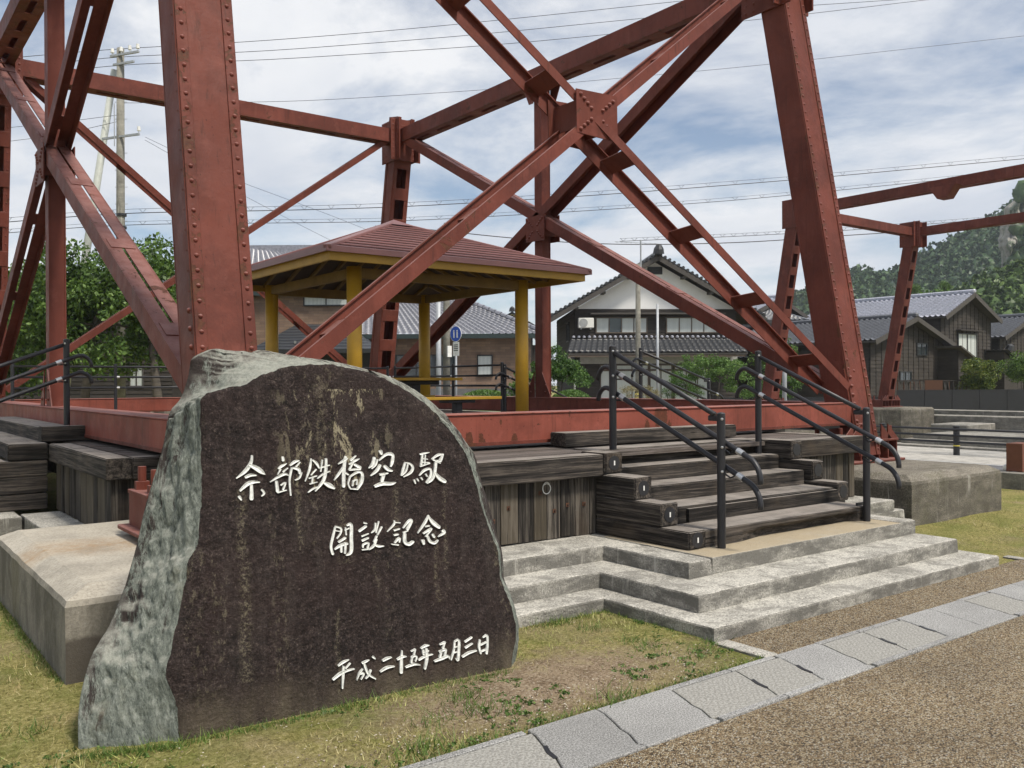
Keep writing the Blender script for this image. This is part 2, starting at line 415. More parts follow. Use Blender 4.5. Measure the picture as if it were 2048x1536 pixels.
d1 = t.math('SQRT', t.math('ADD', t.math('POWER', t.math('MULTIPLY', t.math('SUBTRACT', px_, 3.05), .55), 2.0), t.math('POWER', t.math('MULTIPLY', t.math('SUBTRACT', py_, 3.78), 1.25), 2.0)))
bare = t.ramp(t.math('ADD', d1, t.math('MULTIPLY', t.math('SUBTRACT', n2, .5), 1.1)), [(.30, 1.0), (.72, 0.0)])
dry = t.ramp(n1, [(.52, 0.0), (.68, .55)])
g = t.mix(dry, turf, soil)
g = t.mix(bare, g, soil)
t.set('Base Color', g); t.set('Roughness', .95); t.b.inputs['Specular IOR Level'].default_value = .1
t.bump(t.mix(.6, n3, n4), 1.0, .02)
M['soil'] = t.m
def axis(dense0, dense1, step, far):
    a = list(np.arange(dense0, dense1+1e-6, step)); k = step; lo, hi = dense0, dense1
    pre, post = [], []
    while hi < far: k *= 1.35; hi += k; post.append(hi)
    k = step
    while lo > -far: k *= 1.35; lo -= k; pre.append(lo)
    return pre[::-1] + a + post
xs = sorted(set(axis(-2, 14, .16, 620) + [12.0, 52.0])); ys = axis(0, 10, .16, 620)
P = []
for y in ys:
    row = []
    for x in xs:
        z = gz(x, y)
        if -3 < x < 14 and 0 < y < 11:
            z += .016*(mnoise.noise((x*1.3, y*1.3, 3.0))) - .004
            if 3.2 < y < 8 and x < 5: z += .02*min(1, max(0, (y-3.4)/.4))*min(1, max(0, (5-x)/.6))
            if y < 3.4: z = min(z, -.006)
            if 4.3 < x < 9 and y < 3.8: z = min(z, -.006)
        elif y < 3.4: z -= .006
        row.append((x, y, z))
    P.append(row)
tag(MB().grid(P).build('ground', M['soil'], smooth=True), kind='structure')

# ---- washed-gravel path in front
t = NT('washed_gravel')
v1 = t.n.new('ShaderNodeTexVoronoi'); v1.inputs['Scale'].default_value = 125; t.l.new(t.pos, v1.inputs['Vector'])
pc = t.xyz(v1.outputs['Color'])[0]
col = t.ramp(pc, [(.0, (.045,.03,.018)), (.22, (.25,.165,.08)), (.45, (.43,.305,.16)), (.70, (.57,.44,.26)), (.9, (.69,.60,.43)), (1.0, (.80,.75,.64))])
edge = t.ramp(v1.outputs['Distance'], [(.48, 1.0), (.80, .22)])
col = t.mix(1.0, col, edge, 'MULTIPLY')
col = t.mix(1.0, col, t.ramp(t.noise(1.1, 6, .6), [(.3, .72), (.7, 1.12)]), 'MULTIPLY')
t.set('Base Color', col); t.set('Roughness', .75)
t.bump(t.ramp(v1.outputs['Distance'], [(0.0, 1.0), (.75, 0.0)]), 1.0, .016)
M['gravel'] = t.m
P = [[(x, y, gz(x)+.004) for x in (-14, 0, 6, 12, 14.9)] for y in (-25, -8, 0, 2.85)]
tag(MB().grid(P).build('gravel_path', M['gravel']), kind='structure')
P = [[(x, y, .004) for x in (4.52, 6, 8.65)] for y in (3.33, 3.76)]
tag(MB().grid(P).build('gravel_path', M['gravel']), kind='structure')

# ---- granite drain line along the path: every slab its own piece
t = NT('grey_granite')
c = t.ramp(t.noise(130, 3, .75), [(.40, (.14,.138,.132)), (.5, (.30,.297,.287)), (.60, (.46,.455,.438))])
c = t.mix(1.0, c, t.ramp(t.noise(1.6, 5, .6), [(.3, .80), (.7, 1.08)]), 'MULTIPLY')
c = t.hsv(c, .5, 1.0, t.math('ADD', t.math('MULTIPLY', t.rand(), .2), .86))
t.set('Base Color', c); t.set('Roughness', .8); t.bump(t.noise(120, 4, .7), .3, .005)
M['granite'] = t.m
t = NT('tread_plate_concrete')
c = t.ramp(t.noise(80, 3, .7), [(.40, (.22,.214,.196)), (.60, (.38,.372,.34))])
vec = t.map((1,1,1), rot=(0,0,R(45)))
tx, ty, _z = t.xyz(vec)
def cell(a): return t.math('ABSOLUTE', t.math('SUBTRACT', t.math('FRACT', t.math('MULTIPLY', a, 36.0)), .5))
fx, fy = cell(tx), cell(ty)
chk = t.math('MODULO', t.math('ADD', t.math('FLOOR', t.math('MULTIPLY', tx, 36.0)), t.math('FLOOR', t.math('MULTIPLY', ty, 36.0))), 2.0)
chk = t.math('ABSOLUTE', chk)
la = t.math('MULTIPLY', t.math('LESS_THAN', fx, .13), t.math('LESS_THAN', fy, .42))
lb = t.math('MULTIPLY', t.math('LESS_THAN', fy, .13), t.math('LESS_THAN', fx, .42))
lug = t.math('ADD', t.math('MULTIPLY', la, chk), t.math('MULTIPLY', lb, t.math('SUBTRACT', 1.0, chk)))
c = t.mix(t.math('MULTIPLY', lug, .5), c, (.20,.185,.16))
t.set('Base Color', c); t.set('Roughness', .8); t.bump(lug, .8, .006)
M['tread'] = t.m
def s_curve(x, s=.075):
    return [(x - s*.9 + .22*s, 2.85), (x - s*.9, 2.90), (x - s*.25, 3.0), (x - s*.1, 3.07), (x + s*.3, 3.14), (x + s*.9, 3.26), (x + s, 3.33)][::-1]
kerb = thing('drain_channel', 'line of grey granite drain slabs and tread plates along the gravel path', 'drain', (3, 3.09, 0))
joints = [-1.6, -.95, -.35]
for px in (560, 700, 1019, 1162, 1306, 1437, 1528, 1616, 1700, 1781, 1848, 1912, 1968, 2020, 2062):
    joints.append(at(px, 1536 - (px-792)*.2938, z=0).x)
joints = sorted(joints) + [8.3, 8.9, 9.5, 10.2, 10.9, 11.5, 12.2]
kinds = {}
for i in range(len(joints)-1):
    a, b = joints[i], joints[i+1]
    ca, cb = s_curve(a), s_curve(b)
    mid = .5*(a+b); k = 0
    for lo, hi in ((1306, 1437), (1437, 1528), (700, 1019), (1616, 1700), (1700, 1781), (1912, 1968)):
        xa, xb = (at(p, 1536-(p-792)*.2938, z=0).x for p in (lo, hi))
        if xa-.02 < mid < xb+.02: k = 1
    g_ = .005
    if k == 0:
        poly = [(x+g_, y) for x, y in ca] + [(x-g_, y) for x, y in cb[::-1]]
        MB().prism(poly, -.15, .016+random.uniform(-.002, .002)).build('granite_slab', M['granite'], kerb, bevel=.004)
    else:
        inn = lambda cc, s: [(x+s, min(max(y, 2.895), 3.285)) for x, y in cc]
        poly = inn(ca, g_) + inn(cb, -g_)[::-1]
        MB().prism(poly, -.15, .014).build('tread_plate', M['tread'], kerb, bevel=.003)
        for y0, y1 in ((2.85, 2.889), (3.291, 3.33)):
            MB().prism([(a+.05*(1 if y0 > 3 else -.8)+g_, y0), (b+.05*(1 if y0 > 3 else -.8)-g_, y0), (b+.05*(1 if y0 > 3 else -.8)-g_, y1), (a+.05*(1 if y0 > 3 else -.8)+g_, y1)], -.15, .018).build('frame_strip', M['granite'], kerb, bevel=.003)
for px in (1019, 1437, 1528, 1700, 1781):                    # lifting slots in the plate joints
    xj = at(px, 1536-(px-792)*.2938, z=0).x
    MB().prism([(xj-.032, 3.0), (xj-.010, 3.0), (xj+.006, 3.07), (xj+.036, 3.13), (xj+.012, 3.13), (xj-.018, 3.07)], .010, .0175).build('lifting_slot', M['black'], kerb)

edging = MB().prism([(4.40, 3.335), (4.52, 3.335), (4.52, 3.725), (4.40, 3.725)], -.1, .012).build('edging_strip', M['conc'], bevel=.004)
tag(edging, 'short flat concrete edging strip between lawn and gravel at the step corner', 'edging')
edging = MB().prism([(8.65, 3.335), (8.75, 3.335), (8.75, 3.90), (8.65, 3.90)], -.1, .012).build('edging_strip', M['conc'], bevel=.004)
tag(edging, 'flat concrete edging strip at the far end of the gravel by the steps', 'edging')

# ---- stepped concrete terrace under the deck
def rough_prism(poly, z0, z1, name, mat, parent, bev=.016, amp=.0028, step=.05):
    """prism with worn, uneven arrises"""
    n = len(poly); a = sum(poly[i][0]*poly[(i+1)%n][1]-poly[(i+1)%n][0]*poly[i][1] for i in range(n))
    if a < 0: poly = poly[::-1]
    pts = []
    for i in range(n):
        p, q = V((*poly[i], 0)), V((*poly[(i+1)%n], 0)); L = (q-p).length; m = max(1, int(L/step))
        nrm = V(((q-p).y, -(q-p).x, 0)).normalized()
        for k in range(m): pts.append((p.lerp(q, k/m), nrm, k == 0))
    m = len(pts); rings = []
    for zi, (z, ins) in enumerate(((z0, 0), (z0*.6+z1*.4, 0), (z1-bev, 0), (z1-bev*.3, bev*.25), (z1, bev*1.0))):
        row = []
        for i, (p, nr, corner) in enumerate(pts):
            pn = pts[i-1][1] if corner else nr
            d = (nr+pn); d = d.normalized()*(1/max(.5, d.normalized().dot(nr)))
            w = mnoise.noise((p.x*1.3, p.y*1.3, z*4))*amp + mnoise.noise((p.x*17, p.y*17, z*12))*amp*.9
            w2 = max(0, mnoise.noise((p.x*5+9, p.y*5, 2))*.6 + mnoise.noise((p.x*16+9, p.y*16, 2))*.9)*bev*1.1 if zi >= 2 else 0
            q = p - d*(ins + w + max(0, w2)) + V((0, 0, z + (mnoise.noise((p.x*2, p.y*2, 7))*amp*.5 if zi >= 2 else 0)))
            row.append(q)
        rings.append(row)
    mb = MB(); vs_ = [q for r_ in rings for q in r_]; h = len(rings)
    fs = [(i*m+k, i*m+(k+1)%m, (i+1)*m+(k+1)%m, (i+1)*m+k) for i in range(h-1) for k in range(m)]
    fs.append(tuple(range((h-1)*m, h*m)))
    mb.add(vs_, fs)
    return mb.build(name, mat, parent)
terr = thing('stepped_terrace', 'weathered stepped concrete terrace carrying the timber deck and stairs', 'terrace', (6.3, 5, 0))
rough_prism([(1.2, 4.74), (4.40, 4.74), (4.40, 3.73), (8.20, 3.73), (8.20, 5.30), (9.62, 5.30), (9.62, 9), (1.2, 9)], -.2, .10, 'lower_step', M['conc'], terr)
rough_prism([(1.3, 5.0), (4.60, 5.0), (4.60, 4.03), (8.08, 4.03), (8.08, 5.33), (9.5, 5.33), (9.5, 9), (1.35, 9)], .02, .22, 'middle_step', M['conc'], terr)
rough_prism([(1.4, 5.30), (4.92, 5.30), (4.92, 4.40), (5.18, 4.40), (5.18, 5.9), (1.4, 5.9)], .14, .34, 'upper_step', M['conc'], terr)
rough_prism([(7.88, 5.34), (9.3, 5.34), (9.3, 8.8), (5.2, 8.8), (5.2, 5.6), (7.8, 5.6)], .14, .339, 'upper_step', M['conc'], terr)
M['conc_tan'] = concrete('sandy_concrete', base=(.45,.43,.38), stain=.9, agg=.7, tan=(.40,.33,.225))
rough_prism([(5.19, 4.41), (7.80, 4.41), (7.80, 5.6), (5.19, 5.6)], .14, .345, 'landing_slab', M['conc_tan'], terr, bev=.010)
rough_prism([(7.812, 4.42), (8.06, 4.42), (8.06, 5.3), (7.812, 5.3)], .14, .347, 'landing_slab', M['conc'], terr, bev=.014)
rough_prism([(-2.5, 10.05), (1.49, 10.05), (1.49, 17), (-2.5, 17)], -.1, .342, 'side_step', M['conc'], terr)
rough_prism([(1.51, 7.9), (1.9, 7.9), (1.9, 10.3), (1.51, 10.3)], -.1, .339, 'side_step', M['conc'], terr)

# ---- concrete pedestals
def pedestal(label, x0, x1, y0, y1, zb, zv, zt, ch, mat, group='concrete pedestals of the red towers'):
    th = thing('concrete_pedestal', label, 'pedestal', ((x0+x1)/2, (y0+y1)/2, zb), group=group)
    rings = []
    for z, ins in ((zb-.3, 0), (zv*.5+zb*.5, 0), (zv-.02, 0), (zv+.012, .012), (zt-.012, ch-.012), (zt, ch+.012)):
        row = []
        m = 36
        for k, (a, b) in enumerate((((x0+ins, y0+ins), (x1-ins, y0+ins)), ((x1-ins, y0+ins), (x1-ins, y1-ins)), ((x1-ins, y1-ins), (x0+ins, y1-ins)), ((x0+ins, y1-ins), (x0+ins, y0+ins)))):
            for i in range(m):
                p = V((*a, z)).lerp(V((*b, z)), i/m)
                w = V((mnoise.noise((p.x*5, p.y*5, z*3)), mnoise.noise((p.x*5+7, p.y*5, z*3)), mnoise.noise((p.x*5, p.y*5+5, z)) * .6))*(.006 if z > zv*.7 else .0015)
                row.append(p+w)
        rings.append(row)
    m = len(rings[0]); h = len(rings)
    fs = [(i*m+k, i*m+(k+1)%m, (i+1)*m+(k+1)%m, (i+1)*m+k) for i in range(h-1) for k in range(m)] + [tuple(range((h-1)*m, h*m))]
    MB().add([q for r_ in rings for q in r_], fs).build('block', mat, th)
    return th
# the left block carries an orange rust wash below the shoe
t = NT('rust_washed_concrete')
def _ped_left():
    base = (.42,.385,.32)
    n = t.noise(2.4, 7, .65); c = t.ramp(n, [(.3, tuple(x*.66 for x in base)), (.55, base), (.78, tuple(x*1.25 for x in base))])
    sp = t.noise(55, 3, .7); c = t.mix(t.ramp(sp, [(.38, .4), (.5, 0.0)]), c, (.16,.145,.12)); c = t.mix(t.ramp(sp, [(.60, 0.0), (.7, .5)]), c, (.56,.54,.49))
    x_, y_, z_ = t.xyz(); nx, ny, nz = t.xyz(t.nor)
    band = t.math('ABSOLUTE', t.math('SUBTRACT', y_, t.math('ADD', 6.75, t.math('MULTIPLY', t.math('SUBTRACT', t.noise(1.3, 4, .6), .5), .9))))
    band = t.ramp(band, [(.08, 1.0), (.42, 0.0)])
    band = t.math('MULTIPLY', band, t.ramp(nz, [(.25, 0.0), (.5, 1.0)]))
    c = t.mix(t.math('MULTIPLY', band, t.ramp(t.noise(14, 5, .7), [(.35, .15), (.7, .75)])), c, (.30,.185,.085))
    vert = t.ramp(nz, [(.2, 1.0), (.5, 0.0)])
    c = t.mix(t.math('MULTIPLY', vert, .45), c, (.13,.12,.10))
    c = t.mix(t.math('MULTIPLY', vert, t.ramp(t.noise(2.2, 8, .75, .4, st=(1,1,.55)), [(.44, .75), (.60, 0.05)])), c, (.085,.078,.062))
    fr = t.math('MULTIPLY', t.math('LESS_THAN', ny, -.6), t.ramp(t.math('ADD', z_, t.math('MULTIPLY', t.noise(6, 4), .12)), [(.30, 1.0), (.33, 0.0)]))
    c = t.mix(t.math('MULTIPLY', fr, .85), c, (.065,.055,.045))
    c = t.mix(t.math('MULTIPLY', vert, t.ramp(t.noise(1.2, 3, .5, st=(1,1,.1), loc=(2,8,1)), [(.58, 0.0), (.68, .6)])), c, (.16,.14,.06))
    t.set('Base Color', c); t.set('Roughness', .92); t.b.inputs['Specular IOR Level'].default_value = .2
    t.bump(t.mix(.4, t.noise(70, 4, .7), t.noise(11, 5, .65)), .5, .012)
_ped_left(); M['ped_left'] = t.m
ped_fl = pedestal('big chamfered concrete pedestal with rust wash behind the memorial stone', 1.0, 3.62, 5.36, 8.0, .0, .455, .525, .125, M['ped_left'])
ped_fr = pedestal('rough grey concrete pedestal under the right front leg beside the stairs', 9.70, 11.86, 5.36, 8.2, 0, .485, .57, .12, M['conc_ped'])
pedestal('concrete pedestal under the back leg at the left picture edge', 1.3, 3.5, 18.7, 21.2, 0, .5, .57, .12, M['conc_ped'])
pedestal('concrete pedestal under the back leg behind the gazebo', 9.8, 12.0, 18.7, 21.2, 0, .5, .57, .12, M['conc_ped'])

# ---- timber deck
deck = thing('timber_deck', 'raised timber deck with thick edge sleepers and plank skirting under the red tower', 'deck', (6.65, 12, 0))
ZD, ZB = 1.03, .846
def timber(name, x0, x1, y0, y1, z0, z1, parent, ax='x', mat=None, bev=.009, jit=.004):
    return MB().box(x0, x1, y0, y1, z0, z1).build(name, mat or M['wood_'+ax], parent, bevel=bev, seg=2, cut=3 if max(x1-x0, y1-y0) > .6 else 0, jitter=jit*.6)
timber('edge_sleeper', 3.70, 5.262, 5.65, 5.86, ZB, ZD, deck)
timber('edge_sleeper', 7.94, 9.24, 5.65, 5.86, ZB, ZD, deck)
timber('edge_sleeper', 3.49, 3.69, 5.66, 7.99, ZB, ZD, deck, 'y')
timber('edge_sleeper', 2.02, 3.69, 8.0, 8.2, ZB, ZD, deck)
timber('edge_sleeper', 1.81, 2.015, 8.0, 10.49, ZB, ZD, deck, 'y')
timber('edge_sleeper', 9.03, 9.235, 5.87, 8.2, ZB, ZD, deck, 'y')
timber('edge_sleeper', 9.25, 11.3, 8.2, 8.4, ZB, ZD, deck)
timber('edge_sleeper', 11.1, 11.3, 8.41, 18.4, ZB, ZD, deck, 'y')
timber('edge_sleeper', 1.81, 2.015, 15.4, 18.4, ZB, ZD, deck, 'y')
timber('edge_sleeper', 2.02, 11.09, 18.2, 18.4, ZB, ZD, deck)
def planks(axis_, fixed, a, b, z0, z1, out, w=.168):
    x = a; first = True
    while x < b - .04:
        ww = min(w*random.uniform(.82, 1.1), b - x); off = random.uniform(-.006, .006)
        mb = MB()
        if axis_ == 'x': mb.box(x+.003, x+ww-.003, fixed+off, fixed+.04+off, z0+random.uniform(-.004,.012), z1)
        else: mb.box(fixed+off, fixed+.04+off, x+.003, x+ww-.003, z0+random.uniform(-.004,.012), z1)
        o = mb.build('skirt_plank', M['plank'], deck, bevel=.004)
        if axis_ == 'x' and out:
            for k in range(random.choice((0, 1, 1))):
                cx = x + ww*random.uniform(.35, .65); cz = random.uniform(.48, .74)
                s = .017
                MB().box(cx-s, cx+s, fixed+off-.004, fixed+off+.001, cz-s, cz+s).build('rusty_washer', M['rust'], o)
                MB().tube([(cx, fixed+off-.018, cz), (cx, fixed+off, cz)], .008, 6).build('bolt', M['rust_dark'], o)
        x += ww
M['rust'] = simple('rusty_iron', (.085,.036,.018), .85, var=.4, scale=60)
M['rust_dark'] = simple('dark_rusty_iron', (.045,.024,.016), .85, var=.4, scale=60)
planks('x', 5.75, 3.72, 5.27, .345, ZB, True)
planks('x', 5.75, 7.95, 9.22, .345, ZB, False, .13)
planks('x', 8.09, 1.9, 3.6, .345, ZB, False)
planks('y', 1.87, 8.09, 10.48, .345, ZB, False, .14)
sw = at(1093, 975, y=5.742); P_ = []
for i in range(26):
    a = 2*math.pi*i/20+.6; P_.append((sw.x+.036*math.cos(a)*(1+.012*i), 5.7425, sw.z+.045*math.sin(a)-.0006*i))
MB().tube(P_, .0042, 5).build('chalk_mark', M['insul'], deck)
MB().box(3.8, 8.9, 5.95, 8.29, .6, .80).build('joist_frame', M['wood_x'], deck)
MB().box(2.1, 11.0, 8.3, 18.1, .6, .80).build('joist_frame', M['wood_x'], deck)
yy = 5.864
while yy < 18.15:
    x0, x1 = (3.72, 9.02) if yy < 8.22 else (2.05, 11.07)
    z1 = ZD - .004 + random.uniform(-.003, .003)
    MB().box(x0, x1, yy, yy+.143, ZD-.05, z1).build('deck_board', M['deck'], deck)
    yy += .148
# loose sleeper lying across the deck by the gazebo
lp = timber('loose_sleeper', 7.0, 9.9, 9.3, 9.5, ZD+.002, ZD+.13, None)
tag(lp, 'dark sleeper lying along the deck in front of the gazebo bench', 'sleeper')

# ---- front stairs of old sleepers
st = thing('sleeper_stairs', 'front stairs built of dark worn railway sleepers between two black handrails', 'stairs', (6.6, 5.2, .34))
for zt, y0, x0, x1 in ((.482, 4.70, 5.45, 7.72), (.62, 5.05, 5.455, 7.72), (.76, 5.38, 5.455, 7.72), (.90, 5.68, 5.455, 7.72), (1.035, 6.0, 5.46, 7.9)):
    if zt < .5:      # the rotted lowest tread: hollowed-out front
        rings = []
        nn_ = 46
        mb = MB(); rows = []
        for i in range(nn_+1):
            x = x0 + (x1-x0)*i/nn_
            u = (x-5.9)/1.7
            hol = max(0, min(1, (x-5.85)/.35))*max(0, min(1, (7.6-x)/.12))
            hol *= .5+.5*mnoise.noise((x*4.2, 0, 1.5))+.35
            hol = max(0, hol)*.085
            j = mnoise.noise((x*9, 2, 0))*.012*min(1, hol*20)
            up = .055 + mnoise.noise((x*6, 5, 0))*.02
            rows.append([V((x, 5.02, .347)), V((x, y0+hol, .347)), V((x, y0+hol*.95+.004, .347+max(.01, up*.35)+j)), V((x, y0+hol*.9, .40+j)), V((x, y0+hol*.25, .425+j*1.4+.012*u)), V((x, y0+.002+abs(j)*.3, .442+abs(j))), V((x, y0, .472)), V((x, y0+.008, zt)), V((x, 5.02, zt+.004))])
        mb.grid(rows)
        n9 = len(rows[0]); mb.f += [tuple(range(n9))[::-1], tuple(range(nn_*n9, (nn_+1)*n9))]
        mb.build('rotten_step_sleeper', M['wood_x'], st)
    else:
        timber('step_sleeper', x0, x1, y0, y0+(.36 if zt < 1 else .30), zt-.17, zt, st)
for zt, zb, y0 in ((.488, .349, 4.69), (.675, .492, 4.98), (.86, .68, 5.27), (1.042, .866, 5.62)):
    timber('side_sleeper', 5.245, 5.445, y0, 5.745 if zt < 1 else 5.94, zb, zt, st, 'y')
    cz, cx = (zt+zb)/2, 5.345       # turned recess with a small white number plate
    rr = .062
    MB().tube([(cx, y0-.004, cz), (cx, y0+.002, cz)], rr, 20).build('end_recess', M['wood_end'] if 'wood_end' in M else M['black'], st)
    MB().box(cx-.007, cx+.007, y0-.007, y0-.0045, cz-.020, cz+.020).build('number_plate', M['insul'], st)
for zt, zb, y0 in ((.665, .484, 5.02), (.852, .67, 5.30), (1.042, .858, 5.55)):
    timber('side_sleeper', 7.735, 7.925, y0, 5.74 if zt < 1 else 5.96, zb, zt, st, 'y')
    MB().tube([(7.83, y0-.004, (zt+zb)/2), (7.83, y0+.002, (zt+zb)/2)], .062, 20).build('end_recess', M['black'], st)
timber('threshold_sleeper', 5.49, 7.98, 6.43, 6.66, 1.037, 1.17, st)
MB().box(5.62, 7.86, 5.02, 6.0, .36, .6).build('infill', M['wood_x'], st)

# ---- stairs on the left side of the deck
st2 = thing('sleeper_stairs', 'side stairs of grey sleepers descending at the left picture edge', 'stairs', (1.2, 13, .34))
timber('side_sleeper', 1.78, 2.30, 10.72, 10.92, 1.036, 1.20, st2, 'x')
timber('side_sleeper', 1.43, 1.80, 10.5, 10.7, .866, 1.036, st2, 'x')
timber('side_sleeper', .98, 1.80, 10.505, 10.7, .695, .86, st2, 'x')
timber('side_sleeper', .55, 1.80, 10.5, 10.7, .52, .69, st2, 'x')
timber('side_sleeper', .2, 1.80, 10.505, 10.7, .346, .515, st2, 'x')
for zt, x0 in ((1.18, 1.80), (1.03, 1.45), (.86, 1.05), (.69, .65), (.515, .25)):
    timber('step_sleeper', x0, x0+.38, 10.93 if zt > 1.1 else 10.71, 15.2, zt-.16, zt, st2, 'y')

# ---- handrails
def hook(p, d, r=.10, down=1, n=7, drop=.10):
    """path that leaves p along d and curls down into a crook"""
    d = V(d).normalized(); up = V((0,0,1)); h = V((d.x, d.y, 0)).normalized(); out = []
    a0 = math.asin(max(-1, min(1, d.z)))
    for i in range(n+1):
        a = a0 + (-R(95)-a0)*i/n
        if i == 0: q = p.copy()
        else: q = q + (h*math.cos(a-(a-a0)/(2*n)) + up*math.sin(a))*(r*1.6/n*1.4)
        out.append(q.copy())
    return out
def stair_rail(label, lo, hi, zlo, zhi, tops, mids, side=V((0,0,0)), group='black stair handrails'):
    """lo/hi: plan points of lower and upper post; zlo/zhi: their feet; tops, mids: (z at lo, z at hi)"""
    th = thing('stair_handrail', label, 'handrail', (*lo, zlo), group=group)
    lo3, hi3 = V((*lo, 0)), V((*hi, 0))
    for p, z0, z1 in ((lo3, zlo, tops[0]), (hi3, zhi, tops[1])):
        po = MB().tube([p+V((0,0,z0)), p+V((0,0,z1))], .033, 16).build('post', M['black'], th, smooth=False)
        MB().dome(p+V((0,0,z1)), (0,0,1), .035, .014, 12).build('cap', M['black'], po)
        for zz in (z1-.04, z1-.26, z1-.45):
            MB().dome(p+V((0,0,zz))-CF*.033, -CF, .012, .008, 8).build('bolt', M['steel'], po)
    a, b = lo3+V((0,0,tops[0]-.035)), hi3+V((0,0,tops[1]-.045)); d = (b-a).normalized()
    MB().tube([a+d*.07, b-d*.02], .021, 12).build('top_rail', M['black'], th, smooth=True)
    MB().bar(a, a+V((d.x, d.y, 0)).normalized()*.13, (0,0,1), .045, .03).build('bracket', M['black'], th, bevel=.01)
    for zl, zh in mids:
        a, b = lo3+V((0,0,zl))+side, hi3+V((0,0,zh))+side; d = (b-a).normalized()
        s0 = a - d*.27; s1 = b + d*.10
        path = hook(s0, -d)[::-1] + [a, b] + hook(s1, (d+V((0,0,.3))).normalized(), r=.10)
        rl = MB().tube(path, .022, 12).build('mid_rail', M['black'], th, smooth=True)
        for q in (a-d*.17, b-d*.09):
            MB().tube([q-d*.03, q+d*.03], .0255, 12).build('clamp_ring', M['steel'], rl)
        for q in (a, b):
            MB().tube([q-side*1.2+V((0,0,-.01)), q+V((0,0,-.05))-side*.3, q+d*(-.06 if q is a else .0)+V((0,0,-.06)), q-d*.12+V((0,0,-.012))], .007, 6).build('bracket', M['black'], rl)
    return th
stair_rail('black handrail on the left of the front stairs', (5.545, 4.62), (5.58, 5.88), .345, 1.042, (1.395, 1.965), ((1.17, 1.735), (.98, 1.545)), V((.045, 0, 0)))
stair_rail('black handrail on the right of the front stairs beside the red leg', (7.645, 4.66), (7.66, 5.89), .345, .90, (1.39, 1.955), ((1.17, 1.73), (.98, 1.54)), V((-.045, 0, 0)))
MB().box(7.60, 7.78, 4.73, 4.745, .347, .51).build('rail_foot_plate', M['black'])
tag(bpy.data.objects['rail_foot_plate'], 'black steel plate at the end of the lowest stair tread', 'plate')
stair_rail('black handrail descending at the left picture edge beside the side stairs', (.2, 11.0), (2.08, 11.0), .50, 1.2, (1.42, 2.15), ((1.19, 1.93), (1.0, 1.74)), V((0, -.045, 0)))
stair_rail('black handrail of the hidden side stairs seen over the right red beam', (12.75, 10.9), (11.0, 10.9), .6, 1.03, (1.70, 2.22), ((1.47, 2.0), (1.28, 1.82)), V((0, -.045, 0)))
stair_rail('short black handrail sloping down behind the right gazebo post', (12.0, 13.8), (10.25, 13.78), .6, 1.03, (1.3, 1.99), ((1.08, 1.78), (.9, 1.58)), V((0, -.045, 0)))
def deck_rail(label, pts, zd, group='black deck railings'):
    th = thing('deck_railing', label, 'railing', (*pts[0], zd), group=group)
    for p in pts:
        po = MB().tube([(*p, zd), (*p, zd+1.0)], .03, 12).build('post', M['black'], th)
        MB().dome((*p, zd+1.0), (0,0,1), .032, .013, 10).build('cap', M['black'], po)
    for z, r_ in ((.955, .021), (.76, .021), (.56, .021)):
        rl = MB().tube([V((*p, zd+z)) for p in (pts[0], pts[-1])], r_, 10).build('rail', M['black'], th, smooth=True)
        if z < .9:
            for p in pts[1:]:
                d = (V((*pts[-1], 0))-V((*pts[0], 0))).normalized(); q = V((*p, zd+z))
                MB().tube([q+d*.02, q+d*.07], .0255, 10).build('clamp_ring', M['steel'], rl)
deck_rail('long black railing along the back edge of the deck behind the left leg', [(2.55, 18.15), (4.28, 18.15), (6.2, 18.15), (8.2, 18.15), (10.15, 18.15)], ZD)
deck_rail('black railing along the right deck edge seen between the gazebo posts', [(10.2, 13.8), (10.2, 15.5), (10.2, 17.9)], ZD)
